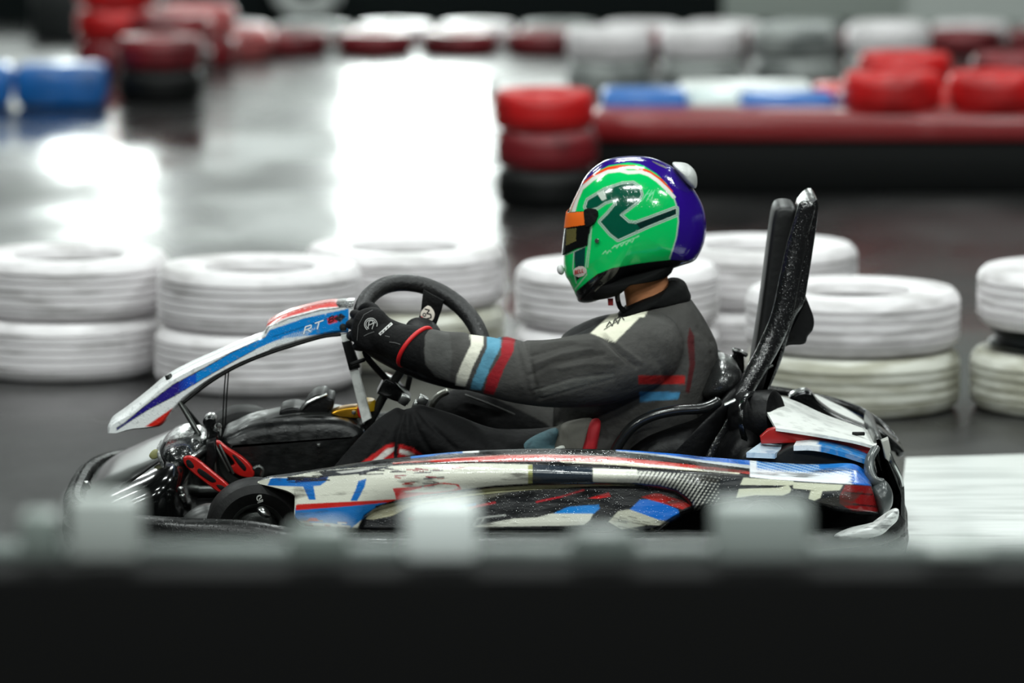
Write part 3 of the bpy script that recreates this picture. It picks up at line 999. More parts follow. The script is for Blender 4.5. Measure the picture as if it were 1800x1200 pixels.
kp('seat_stay_cap', MB().tube(np.array([W(1289, 615, 0.15), W(1299, 617, 0.15), W(1312, 624, 0.15)]), 0.006, 8), mat('chrome', (210, 212, 210), 0.15, metal=1.0))
kp('seat_bracket', MB().tube(np.array([W(1274, 712, -0.26), W(1292, 704, -0.26)]), 0.006, 8), M_steel())

# ---- head restraint: padded hoop and flat board
HB = cr([(1361, 378), (1366, 366), (1378, 362), (1394, 364), (1400, 372), (1398, 400), (1390, 470), (1378, 560), (1362, 640), (1345, 690), (1318, 690), (1322, 650), (1336, 560), (1348, 470), (1357, 400)], 100, True)
kp('headrest_board', MB().prism(WL(HB, 0.02), 0.02, 0.20, 0.012), mat('headrest_black', (15, 15, 15), 0.45, bump=0.2), 60)
path = cr([W(1246, 806, -0.2), W(1262, 770, -0.19), W(1290, 716, -0.17), W(1322, 662, -0.14), W(1352, 608, -0.11), W(1374, 555, -0.1), W(1388, 490, -0.09), W(1400, 430, -0.08), W(1412, 385, -0.08), W(1419, 362, -0.08)], 70)
rad = np.interp(np.linspace(0, 1, 70), [0, 0.22, 0.5, 0.75, 1], [0.016, 0.020, 0.026, 0.025, 0.021])
wetblk = mat('wet_padding', (17, 17, 18), 0.25, coat=0.35, bump=0.6, bscale=44, bstretch=(2, 2, 1), drops=0.5)
kp('headrest_hoop', MB().tube(path, rad, 20), wetblk, 80)
HP = cr([(1404, 380), (1412, 362), (1424, 350), (1434, 348), (1439, 360), (1436, 395), (1428, 450), (1420, 500), (1413, 535), (1398, 560), (1384, 600), (1372, 640), (1350, 688), (1338, 690), (1356, 640), (1376, 570), (1390, 500), (1399, 430)], 110, True)
kp('headrest_pad', MB().prism(WL(HP, -0.06), -0.06, 0.17, 0.012), wetblk, 60)
kp('headrest_flap', MB().prism(WL(cr([(1405, 535), (1416, 525), (1424, 540), (1431, 562), (1429, 580), (1420, 592), (1414, 605), (1388, 607), (1372, 612), (1380, 570)], 60, True), -0.02), -0.02, 0.12, 0.008), M_sat(), 50)
kp('hoop_tie', MB().tube(np.array([W(1344, 650, -0.13), W(1358, 642, -0.13)]), 0.003, 8), M_dsteel())

# ---- rear bodywork
def plate(near, far, drop, m, name, b=None, lab=None):
    """sheet between a near edge and a far edge (pixel x, y, depth), given thickness downward"""
    N_ = np.array([W(*p) for p in near])
    Fr = np.array([W(*p) for p in far])
    n = len(N_)
    k = 10
    V = []
    for i in range(k + 1):
        t = i / k
        V.extend(N_ * (1 - t) + Fr * t)
    top = np.array(V)
    bot = top.copy()
    bot[:, 2] -= drop
    nn = len(top)
    mb = MB()
    fs = []
    for i in range(k):
        for j in range(n - 1):
            a = i * n + j
            fs.append((a, a + 1, a + n + 1, a + n))
            fs.append((nn + a, nn + a + n, nn + a + n + 1, nn + a + 1))
    rg = list(range(n)) + [i * n + n - 1 for i in range(1, k + 1)] + [k * n + j for j in range(n - 2, -1, -1)] + [i * n for i in range(k - 1, 0, -1)]
    for q in range(len(rg)):
        a, c = rg[q], rg[(q + 1) % len(rg)]
        fs.append((a, nn + a, nn + c, c))
    mb.add(np.vstack([top, bot]), fs)
    return kp(name, mb, m, 50, None, lab)


ne = cr([(1364, 752, -0.40), (1400, 757, -0.41), (1450, 765, -0.42), (1500, 774, -0.42), (1535, 783, -0.41), (1541, 781, -0.40)], 30)
fe = cr([(1329, 690, -0.10), (1362, 693, -0.08), (1402, 706, -0.06), (1450, 728, -0.06), (1500, 746, -0.08), (1541, 761, -0.12)], 30)
plate(ne, fe, 0.007, M_white(), 'rear_fairing')
kp('fairing_side', MB().prism(WL([(1336, 768), (1350, 755), (1364, 751), (1400, 757), (1450, 765), (1500, 774), (1536, 783), (1536, 800), (1490, 792), (1420, 778), (1338, 780)], -0.395), -0.395, -0.37, 0.003), mat('red_plastic', (150, 20, 16), 0.35, coat=0.2))
kp('fairing_slot', MB().box(W(1509, 762, -0.30), (0.03, 0.012, 0.008), 0.002), M_rub())
# rounded black boxes ahead of the fairing
kp('air_box', MB().lathe([(0.0005, 0.05), (0.05, 0.05), (0.062, 0.045), (0.066, 0.03), (0.066, -0.04), (0.05, -0.06), (0.0005, -0.06)], W(1334, 735, -0.2), (1, -0.45, 0.15), 40, False), M_sat())
kp('air_box_ring', MB().lathe([(0.062, 0.012), (0.07, 0.012), (0.071, 0.006), (0.07, 0), (0.062, 0)], W(1318, 742, -0.23), (1, -0.45, 0.15), 40), M_gloss())
kp('engine_cover', MB().inflate(WL(cr([(1250, 800), (1268, 755), (1300, 725), (1335, 740), (1338, 770), (1318, 795), (1310, 820), (1250, 830)], 60, True), -0.1), -0.1, 0.2, 24, 3), M_sat(), 60)
# blue and white wheel guard over the near rear wheel
ne = cr([(1395, 783, -0.45), (1430, 783, -0.46), (1470, 791, -0.46), (1510, 803, -0.45), (1534, 812, -0.44)], 24)
fe = cr([(1404, 768, -0.35), (1430, 764, -0.34), (1470, 768, -0.34), (1508, 780, -0.35), (1538, 796, -0.36)], 24)
gd = plate(ne, fe, 0.012, mat('guard_livery', rough=0.28, coat=0.3, attr=True, drops=0.4, dirt=0.4, dcol=(150, 156, 160), dscale=50), 'wheel_guard')
vx, vy = PXY([v.co for v in gd.data.vertices])
Pg = Paint(vx, vy, (216, 220, 222))
Pg.mask(((vx > 1440) & (vy > 768 + (vx - 1440) * 0.28)), (34, 116, 180))
Pg.put(gd.data)
ne = cr([(1312, 795, -0.45), (1340, 796, -0.45), (1362, 797, -0.45)], 8)
fe = cr([(1338, 777, -0.36), (1360, 780, -0.36), (1382, 782, -0.36)], 8)
plate(ne, fe, 0.012, mat('guard_tail_paint', (176, 192, 204), 0.3, coat=0.3, dirt=0.5, dcol=(70, 120, 160), dscale=40, drops=0.4), 'guard_tail')
kp('guard_skirt', MB().prism(WL(cr([(1306, 800), (1340, 798), (1364, 798), (1390, 784), (1430, 784), (1480, 795), (1532, 812), (1536, 850), (1480, 840), (1400, 836), (1310, 830)], 90, True), -0.435), -0.435, -0.33, 0.006), mat('skirt_plastic', (15, 16, 16), 0.5, bump=0.3, spec=0.2), 50)
# far half of the tail: black spine, white fairing, black hoop
kp('tail_spine', MB().prism(WL(cr([(1388, 700), (1405, 690), (1425, 690), (1440, 708), (1470, 730), (1520, 752), (1540, 762), (1520, 762), (1450, 738), (1400, 714)], 60, True), 0.06), 0.06, 0.14, 0.006), M_gloss(), 50)
ne = cr([(1420, 697, 0.12), (1440, 716, 0.12), (1470, 732, 0.12), (1510, 750, 0.12), (1540, 763, 0.1)], 20)
fe = cr([(1414, 690, 0.34), (1430, 692, 0.36), (1462, 706, 0.36), (1500, 726, 0.36), (1545, 762, 0.34)], 20)
plate(ne, fe, 0.02, M_white(), 'rear_fairing')
kp('tail_hoop', MB().tube(cr([W(1345, 684, 0.42), W(1400, 692, 0.44), W(1460, 705, 0.46), (W(1510, 722, 0.46)), W(1545, 745, 0.44), W(1568, 768, 0.40), W(1582, 796, 0.34)], 60), 0.011, 12), M_gloss(), 80)
kp('tail_band', MB().prism(WL(cr([(1530, 752), (1548, 757), (1572, 775), (1588, 792), (1586, 797), (1566, 792), (1552, 776), (1536, 766)], 50, True), 0.2), 0.2, 0.3, 0.005), M_gloss(), 50)
# rear bumper frame
gb = mat('rear_bumper_plastic', (44, 46, 45), 0.35, bump=0.4, bscale=40, drops=0.5, coat=0.2)
kp('rear_bumper', MB().prism(WL(cr([(1540, 764), (1552, 774), (1560, 800), (1576, 826), (1588, 846), (1591, 880), (1592, 990), (1570, 995), (1560, 930), (1556, 900), (1574, 880), (1572, 862), (1556, 842), (1545, 812), (1536, 786)], 110, True), -0.36), -0.36, 0.05, 0.012), gb, 60)
kp('bumper_corner', MB().inflate(WL(cr([(1532, 860), (1540, 850), (1556, 845), (1568, 862), (1568, 885), (1556, 902), (1546, 905), (1540, 888)], 60, True), -0.50), -0.50, 0.06, 18, 2.4), mat('corner_plastic', (60, 64, 64), 0.3, bump=0.5, bscale=40, drops=0.4), 60)
kp('bumper_stay', MB().tube(cr([W(1538, 790, -0.44), W(1529, 806, -0.47), W(1528, 828, -0.49), W(1536, 845, -0.5), W(1550, 850, -0.5)], 40), 0.010, 12, sy=1.6), mat('stay_grey', (74, 78, 78), 0.3, coat=0.3, bump=0.3), 80)
kp('bumper_strap', MB().prism(WL([(1550, 776), (1562, 771), (1566, 790), (1563, 812), (1556, 806)], -0.44), -0.44, -0.40, 0.004), mat('strap_grey', (150, 150, 144), 0.35))
kp('bumper_strap', MB().tube(cr([W(1562, 798, -0.42), W(1570, 815, -0.42), W(1580, 835, -0.40), W(1585, 852, -0.36)], 20), 0.006, 8), M_steel())
# scraped white patch on the rear corner of the surround
kp('corner_guard', MB().inflate(WL(cr([(1466, 942), (1490, 930), (1520, 923), (1548, 915), (1560, 904), (1572, 894), (1580, 896), (1578, 912), (1564, 926), (1550, 938), (1525, 945), (1490, 947)], 80, True), -0.60), -0.60, 0.035, 16, 2.4), mat('scraped_plastic', (205, 208, 206), 0.35, bump=0.9, bscale=50, bstretch=(0.4, 1, 2), dirt=0.8, dcol=(70, 72, 72), dscale=40, dstretch=(0.4, 1, 1.6)), 60)

kp('wheel_liner', MB().prism(WL([(1165, 915), (1230, 880), (1550, 880), (1562, 985), (1165, 985)], -0.365), -0.365, -0.35, 0.003), M_sat())

# ================================================================== THE DRIVER
seat0 = W(1080, 830, 0.0)
person = empty('person', (seat0[0], 0.0, float(seat0[2])))
tag(person, 'person in a grey racing suit and green helmet driving the kart', 'person')


def pp(name, mb, m, ang=60, parent=None, label=None):
    o = obj(name, mb, m, parent or person, ang)
    if label:
        o['label'] = label
    return o


def limb(pts, n=40):
    """pts: (px, py, Y, radius in px) -> world path and radii"""
    A = np.array([list(W(p[0], p[1], p[2])) + [p[3] / 740.0] for p in pts])
    A = cr(A, n)
    return A[:, :3], A[:, 3]


tmp = MB()
TOR = cr([(1088, 552), (1066, 556), (1040, 563), (1004, 580), (985, 598), (980, 640), (974, 700), (972, 760), (975, 810), (1040, 830), (1140, 830), (1215, 800), (1238, 735),
          (1254, 680), (1262, 640), (1261, 608), (1250, 582), (1230, 548), (1206, 520), (1170, 520), (1120, 535)], 140, True)
tmp.inflate(WL(TOR, 0.0), 0.0, 0.20, 36, 2.5, cen=W(1110, 690, 0))
# near arm
p, r = limb([(1150, 606, -0.13, 62), (1118, 622, -0.20, 68), (1070, 638, -0.24, 70), (1020, 652, -0.27, 64), (962, 656, -0.29, 59), (905, 652, -0.28, 55), (850, 641, -0.26, 50),
             (792, 630, -0.22, 47), (742, 616, -0.19, 38), (712, 606, -0.18, 33)])
tmp.tube(p, r, 28)
# far arm, reaching the far side of the wheel
p, r = limb([(1130, 604, 0.13, 60), (1090, 632, 0.20, 58), (1030, 656, 0.24, 54), (970, 656, 0.24, 48), (920, 641, 0.21, 42), (880, 622, 0.17, 34)])
tmp.tube(p, r, 28)
# neck
p, r = limb([(1150, 560, 0, 48), (1140, 520, 0, 42), (1133, 490, 0, 41), (1125, 450, 0, 44)], 16)
tmp.tube(p, r, 28)
# near leg: thigh then shin, loose trousers
p, r = limb([(1070, 800, -0.11, 70), (1000, 812, -0.13, 66), (920, 815, -0.16, 62), (850, 803, -0.19, 54), (780, 772, -0.21, 48), (722, 752, -0.22, 45)])
tmp.tube(p, r, 24)
p, r = limb([(722, 752, -0.22, 45), (690, 776, -0.22, 47), (640, 826, -0.22, 45), (592, 872, -0.22, 38), (545, 905, -0.21, 30), (520, 918, -0.21, 27)])
tmp.tube(p, r, 24)
# far leg
p, r = limb([(1060, 800, 0.11, 66), (985, 768, 0.13, 62), (905, 752, 0.14, 56), (840, 735, 0.14, 50), (800, 724, 0.14, 46)])
tmp.tube(p, r, 24)
p, r = limb([(800, 724, 0.14, 46), (755, 760, 0.15, 44), (690, 820, 0.16, 38), (610, 880, 0.16, 30), (560, 905, 0.16, 27)])
tmp.tube(p, r, 24)
# pelvis
tmp.inflate(WL(cr([(1000, 800), (1040, 760), (1120, 745), (1200, 770), (1215, 820), (1150, 850), (1050, 850)], 60, True), 0), 0.0, 0.19, 24, 2.6)
t_o = obj('body', tmp, None)
md = t_o.modifiers.new('r', 'REMESH')
md.mode = 'VOXEL'
md.voxel_size = 0.0042
ms = t_o.modifiers.new('s', 'SMOOTH')
ms.factor = 0.5
ms.iterations = 9
dg = bpy.context.evaluated_depsgraph_get()
bme = bpy.data.meshes.new_from_object(t_o.evaluated_get(dg))
bpy.data.objects.remove(t_o)
# cloth folds as real relief
nv = len(bme.vertices)
co = np.empty(nv * 3)
no = np.empty(nv * 3)
bme.vertices.foreach_get('co', co)
bme.vertices.foreach_get('normal', no)
co, no = co.reshape(-1, 3), no.reshape(-1, 3)
vx, vy = PXY(co)
fold = np.zeros(nv)


def crease(pts, w, depth, ymax=10.0):
    d = dist_line(vx, vy, pts)
    m = co[:, 1] < ymax
    fold[m] += (depth * np.exp(-(d[m] / w) ** 2))


# arm folds near the elbow and armpit
for pts, w, dp in [([(930, 660), (970, 640), (1020, 628), (1060, 622)], 4, -0.004), ([(940, 640), (990, 622), (1040, 614)], 4, 0.004), ([(935, 625), (980, 612), (1010, 605)], 3.5, -0.004),
                   ([(955, 606), (1000, 600), (1040, 606)], 3.5, 0.003), ([(985, 648), (1030, 640), (1075, 640)], 4, 0.003), ([(1058, 590), (1085, 618), (1118, 645)], 3.4, -0.006),
                   ([(1066, 586), (1094, 612), (1126, 636)], 3.4, 0.004), ([(905, 600), (915, 640), (930, 690)], 5, -0.003), ([(920, 598), (932, 640), (948, 700)], 4, -0.004),
                   ([(940, 686), (1010, 664), (1080, 656)], 1.8, -0.0025), ([(945, 703), (1010, 684), (1080, 665)], 1.8, -0.0025), ([(865, 600), (880, 596), (905, 598)], 4, -0.003),
                   ([(760, 582), (785, 592), (815, 588)], 6, 0.003), ([(1130, 600), (1160, 640), (1180, 690)], 7, -0.003), ([(1195, 560), (1205, 610), (1200, 660)], 8, -0.004),
                   ([(1225, 590), (1245, 615)], 4, 0.004), ([(1220, 604), (1242, 630)], 4, -0.004), ([(1228, 575), (1250, 600)], 4, -0.003)]:
    crease(pts, w, dp, 0.05)
# trouser folds fanning from the knee
for pts, w, dp in [([(712, 716), (700, 760), (694, 800)], 6, -0.010), ([(720, 714), (735, 760), (760, 800)], 5, -0.007), ([(728, 712), (760, 750), (800, 790)], 5, -0.006),
                   ([(705, 716), (672, 770), (650, 805)], 5, -0.005), ([(716, 716), (716, 760), (726, 796)], 4, 0.005)]:
    crease(pts, w, dp, 0.0)
co += no * fold[:, None]
bme.vertices.foreach_set('co', co.ravel())
vx, vy = PXY(co)
GREY, BLK = (66, 65, 63), (9, 9, 10)
def paint_suit(vx, vy):
    rng = np.random.default_rng(11)
    P = Paint(vx, vy, GREY)
    legs = (vy > 0)
    near = co[:, 1] < -0.02
    leg_poly = [(500, 960), (500, 880), (560, 815), (640, 740), (690, 690), (760, 670), (830, 682), (905, 716), (960, 744), (985, 768), (985, 800), (1100, 850), (1100, 960)]
    P.poly(leg_poly, BLK)
    P.mask((vy > 790), BLK)
    # jacket front hem, red strip
    P.poly([(978, 742), (1040, 740), (1036, 800), (960, 800)], (96, 96, 90))
    P.poly([(1034, 738), (1056, 740), (1046, 800), (1018, 800)], (176, 30, 40))
    # sleeve: arm repaint (arm overlaps the dark region below)
    arm = near & pip(vx, vy, [(690, 560), (830, 575), (1000, 575), (1200, 560), (1200, 725), (1000, 725), (900, 706), (800, 690), (745, 668), (690, 640)]) & (co[:, 1] < -0.1)
    P.mask(arm, GREY)
    P.mask(arm & pip(vx, vy, [(690, 560), (744, 570), (750, 590), (745, 615), (748, 640), (765, 662), (800, 674), (830, 690), (800, 700), (690, 660)]), BLK)
    P.mask(arm & pip(vx, vy, [(748, 570), (790, 585), (795, 620), (790, 668), (762, 655), (747, 632), (747, 600)]), (76, 76, 74))
    P.poly([(826, 588), (849, 588), (850, 606), (833, 640), (818, 679), (801, 677), (803, 660), (818, 625), (828, 606)], (206, 204, 190))
    P.poly([(856, 590), (880, 590), (880, 610), (862, 645), (845, 686), (827, 684), (830, 670), (845, 635), (856, 610)], (84, 140, 164))
    P.poly([(884, 592), (906, 592), (902, 618), (885, 650), (868, 694), (850, 691), (858, 660), (880, 625)], (138, 26, 34))
    P.poly([(940, 684), (1010, 664), (1078, 657), (1080, 664), (1010, 684), (946, 702)], (80, 80, 77))
    P.poly([(930, 600), (1000, 598), (1052, 596), (1100, 640), (1060, 652), (1000, 660), (940, 680)], (56, 55, 53))
    # back stripes
    bk = (co[:, 1] > -0.26)
    P.poly([(1122, 660), (1204, 660), (1204, 675), (1122, 675)], (160, 32, 30))
    P.poly([(1124, 688), (1196, 689), (1192, 701), (1124, 706)], (66, 130, 170))
    P.poly([(1122, 676), (1204, 676), (1200, 686), (1122, 686)], (62, 64, 66))
    P.poly([(1212, 575), (1220, 590), (1222, 640), (1212, 690), (1205, 690), (1212, 640), (1208, 600)], (72, 26, 28))  # red seam stripe, its colour darkened for the shade on the back
    # lapel on the chest
    P.poly([(990, 590), (1000, 578), (1040, 562), (1076, 553), (1072, 562), (1034, 586), (1000, 590)], (26, 26, 27))
    # shoulder patch
    P.poly([(1142, 540), (1132, 558), (1125, 557), (1080, 602), (1038, 585), (1074, 552), (1110, 546)], (204, 202, 184))
    # knee bands
    sh_ = near & (vy > 776)
    P.mask(sh_ & pip(vx, vy, [(633, 814), (680, 781), (692, 779), (692, 806), (640, 822)]), (176, 28, 30))
    P.mask(sh_ & pip(vx, vy, [(652, 812), (680, 789), (692, 786.5), (692, 793), (676, 804), (668, 815)]), (214, 212, 206))
    P.mask(sh_ & pip(vx, vy, [(701, 780), (723, 786), (742, 798), (742, 812), (700, 806)]), (176, 28, 30))
    P.mask(sh_ & pip(vx, vy, [(702, 788.5), (718, 792), (735, 803), (715, 800), (702, 796)]), (214, 212, 206))
    # neck
    sk = (np.hypot(co[:, 0] - W(1136, 500, 0)[0], co[:, 1]) < 0.085) & (vy < 548) & (vy < 556)
    P.mask(sk, (196, 132, 92))
    return P


P = aa(paint_suit, vx, vy, 1.0)
P.put(bme)
body = obj('body', None, M_suit(), person, 180, bme)
scr = [([(1066, 575), (1072, 566), (1076, 574), (1082, 560), (1086, 570), (1092, 556), (1097, 563)], 1.6), ([(1078, 566), (1096, 552)], 1.3), ([(1062, 580), (1090, 562)], 1.0)]
decal('patch_writing', scr, body, flat('ink', (50, 48, 44), 0.8), body, 0.002)

# collar
COLR = cr([(1086, 553), (1092, 546), (1110, 530), (1130, 519), (1152, 511), (1174, 501), (1177, 491), (1192, 490), (1204, 496), (1210, 508), (1214, 524), (1196, 536), (1160, 541), (1120, 548), (1098, 556)], 90, True)
pp('collar', MB().inflate(WL(COLR, 0.0), 0.0, 0.098, 28, 2.6, cen=W(1150, 527, 0)), M_bcloth())
# jacket lining and shirt showing at the waist
pp('shirt_tail', MB().inflate(WL(cr([(905, 795), (914, 780), (930, 771), (952, 760), (975, 752), (982, 758), (978, 780), (990, 800), (940, 806)], 60, True), -0.205), -0.205, 0.03, 16, 2.4), mat('denim', (72, 104, 112), 0.8, bump=1.0, bscale=30, bstretch=(1, 1, 2), dirt=0.5, dcol=(34, 50, 58), dscale=30))
pp('jacket_hem', MB().inflate(WL(cr([(968, 796), (982, 762), (988, 746), (1010, 738), (1042, 736), (1040, 760), (1030, 800), (980, 806)], 60, True), -0.205), -0.205, 0.035, 16, 2.6), mat('hem_cloth', (104, 102, 94), 0.8, bump=0.9, bscale=26, bstretch=(2, 1, 1)))
pp('hem_stripe', MB().inflate(WL(cr([(1020, 800), (1028, 768), (1036, 742), (1048, 735), (1056, 742), (1052, 770), (1042, 802)], 50, True), -0.215), -0.215, 0.034, 14, 2.6), mat('hem_red', (172, 26, 36), 0.7, bump=0.4))
pp('hem_tab', MB().inflate(WL(cr([(968, 797), (976, 787), (990, 782), (994, 786), (992, 800)], 30, True), -0.235), -0.235, 0.01, 10), mat('tab_pale', (196, 198, 190), 0.7))
# silver oval on the far thigh
pp('thigh_patch', MB().inflate(WL(cr(ell(819, 744, 22.5, 7, 24, 0.36)[:-1], 60, True), 0.095), 0.095, 0.004, 8), mat('silver_patch', (196, 200, 198), 0.4, dirt=0.9, dcol=(40, 42, 42), dscale=120, dlo=0.6, dhi=0.64))
# dark padded apron over the far thigh, its seam catching the light
pp('thigh_seam', MB().tube(cr([W(818, 694, 0.09), W(850, 706, 0.085), W(890, 722, 0.08), W(930, 740, 0.08), W(975, 763, 0.07)], 40), 0.0025, 8), mat('seam_grey', (74, 74, 72), 0.5))

# shoes
for Y, (cx0, cy0) in ((-0.21, (0, 0)), (0.16, (20, -12))):
    S = [(360 + cx0, 915 + cy0), (372 + cx0, 895 + cy0), (410 + cx0, 888 + cy0), (455 + cx0, 872 + cy0), (500 + cx0, 868 + cy0), (530 + cx0, 885 + cy0), (534 + cx0, 920 + cy0), (520 + cx0, 938 + cy0), (420 + cx0, 936 + cy0), (370 + cx0, 930 + cy0)]
    pp('shoe', MB().inflate(WL(cr(S, 70, True), Y), Y, 0.048, 20, 2.8), mat('shoe_leather', (16, 16, 16), 0.4, bump=0.2))

# ---- gloves: palm, four unequal bent fingers and a thumb closed round the rim
def glove(name, palm, py0, thick, fingers, thumb, cuff):
    g = MB()
    g.inflate(WL(cr(palm, 70, True), py0), py0, thick, 22, 2.6)
    for ch, r0 in fingers + [thumb]:
        A = cr(np.array(ch), 22)
        rr = np.interp(np.linspace(0, 1, 22), [0, 0.5, 1], [r0 * 1.1, r0 * 1.02, r0 * 0.86])
        g.tube(A, rr, 14)
    P_, R_ = limb(cuff, 24)
    g.tube(P_, R_, 24)
    t = obj(name, g, None)
    a = t.modifiers.new('r', 'REMESH')
    a.mode = 'VOXEL'
    a.voxel_size = 0.0028
    b = t.modifiers.new('s', 'SMOOTH')
    b.factor = 0.5
    b.iterations = 4
    me_ = bpy.data.meshes.new_from_object(t.evaluated_get(bpy.context.evaluated_depsgraph_get()))
    bpy.data.objects.remove(t)
    return obj(name, None, M_glove(), person, 180, me_)


def wl(*q):
    return [list(W(*p)) for p in q]


fing = [(wl((640, 558, -0.17), (628, 553, -0.15), (622, 552, -0.115), (628, 556, -0.085), (640, 562, -0.08)), 0.0105),
        (wl((632, 574, -0.17), (620, 570, -0.15), (615, 570, -0.112), (621, 574, -0.082), (634, 580, -0.076)), 0.0108),
        (wl((632, 590, -0.17), (620, 590, -0.15), (616, 590, -0.112), (622, 594, -0.082), (636, 598, -0.078)), 0.0103),
        (wl((638, 606, -0.17), (629, 608, -0.15), (626, 609, -0.12), (630, 611, -0.096), (642, 612, -0.09)), 0.0092)]
thumb = (wl((668, 560, -0.165), (660, 545, -0.15), (650, 538, -0.125), (640, 540, -0.10), (634, 546, -0.09)), 0.0112)
palmN = [(622, 560), (632, 546), (652, 540), (670, 544), (684, 558), (700, 566), (722, 576), (720, 606), (712, 632), (690, 630), (664, 622), (640, 616), (624, 606), (617, 584)]
cuffN = [(668, 588, -0.165, 30), (690, 598, -0.17, 31), (712, 606, -0.18, 37), (734, 613, -0.188, 40), (748, 618, -0.19, 39)]
gl = glove('glove', palmN, -0.165, 0.030, fing, thumb, cuffN)
# far hand on the far end of the rim
e = cw + uu_ * 0.97
fx0, fz0 = PXY([e])
hx, hy, hY = float(fx0[0]), float(fz0[0]), float(e[1])
fing2 = [(wl((hx + 8, hy - 14 + 11 * k, hY + 0.05), (hx - 8, hy - 16 + 11 * k, hY + 0.035), (hx - 22, hy - 14 + 11 * k, hY + 0.01), (hx - 22, hy - 10 + 11 * k, hY - 0.02), (hx - 8, hy - 8 + 11 * k, hY - 0.034)), 0.0105 - 0.0004 * k) for k in range(4)]
th2 = (wl((hx + 10, hy - 16, hY + 0.03), (hx + 4, hy - 24, hY + 0.0), (hx - 6, hy - 22, hY - 0.03)), 0.0112)
glove('glove', [(hx + 2, hy - 24), (hx + 26, hy - 20), (hx + 44, hy - 6), (hx + 44, hy + 18), (hx + 20, hy + 28), (hx + 2, hy + 26)], hY + 0.05, 0.028, fing2, th2,
      [(hx + 18, hy, hY + 0.05, 26), (hx + 36, hy + 8, hY + 0.07, 28), (hx + 54, hy + 16, 0.17, 31)])
# cuff ring, logo and tag on the near glove
ringc = []
for i in range(40):
    t = 2 * math.pi * i / 40
    c = W(729, 609, -0.186)
    ringc.append(c + np.array([0.0245, -0.016, 0.0465]) * math.cos(t) * 0.98 + np.array([-0.030, -0.047, -0.004]) * math.sin(t))
obj('glove_band', MB().tube(np.array(ringc), 0.0052, 12, closed=True), mat('band_red', (196, 22, 26), 0.5), gl, 80)['label'] = 'red wrist band'
wht = flat('print_white', (190, 190, 188), 0.7)
decal('glove_logo', [(ell(652, 570, 11, 11, 30, 0, 2.2, 6.6), 1.2), (ell(652, 570, 8.5, 8.5, 30, 0, 2.0, 6.0), 1.0), ([(647, 577), (649, 564), (655, 563), (656, 568), (649, 571)], 1.3), ([(654, 578), (658, 566)], 1.2)], gl, wht, gl, 0.0012, 1.0)
decal('glove_tag', [([(668, 587), (688, 569)], 5.0)], gl, wht, gl, 0.0010, 1.0)
decal('tag_print', [([(669, 586), (672, 583), (671, 587)], 0.9), ([(674, 582), (677, 579), (676, 583)], 0.9), ([(679, 577), (682, 574), (681, 578)], 0.9), ([(684, 573), (686, 570)], 0.9)], gl, flat('tag_ink', (20, 20, 20), 0.7), gl, 0.0018, 0.8)
decal('glove_trim', [([(640, 590), (648, 586), (658, 583)], 1.4), ([(677, 590), (685, 592)], 1.3), ([(685, 601), (694, 602), (704, 605)], 1.2), ([(628, 598), (630, 572), (640, 553), (655, 545)], 0.8)], gl, mat('print_grey', (84, 84, 84), 0.7), gl, 0.0012, 1.0)

# ---- helmet
HS = cr([(1012, 518), (1001, 495), (993.6, 482), (990.5, 457), (992, 431), (995.5, 402), (999, 376), (1006, 357), (1015, 338), (1027, 314), (1043, 296), (1068, 281), (1104, 275), (1141, 277),
         (1174, 289), (1198, 306), (1218, 330), (1233, 356), (1240, 379), (1241.5, 402), (1237.6, 426), (1229, 446), (1219, 458), (1196, 466), (1174, 473), (1140, 482), (1100, 490), (1075, 507), (1056, 524),
         (1034, 531), (1017, 529)], 560, True)
hc = W(1117, 395, 0)
hm = MB().inflate(WL(HS, 0.0), 0.0, 0.128, 220, 2.25, cen=hc)
hme = mesh_of(hm, 'helmet')
hco = np.array([v.co[:] for v in hme.vertices])
mir = hco.copy()
mir[:, 1] = -np.abs(mir[:, 1])
hx_, hy_ = PXY(mir)
GRN, DGR, SIL, PUR = (6, 186, 92), (4, 78, 58), (170, 190, 178), (38, 14, 118)


def z4(pts):
    return [(960 + a / 3.872, 250 + b / 3.872) for a, b in pts]


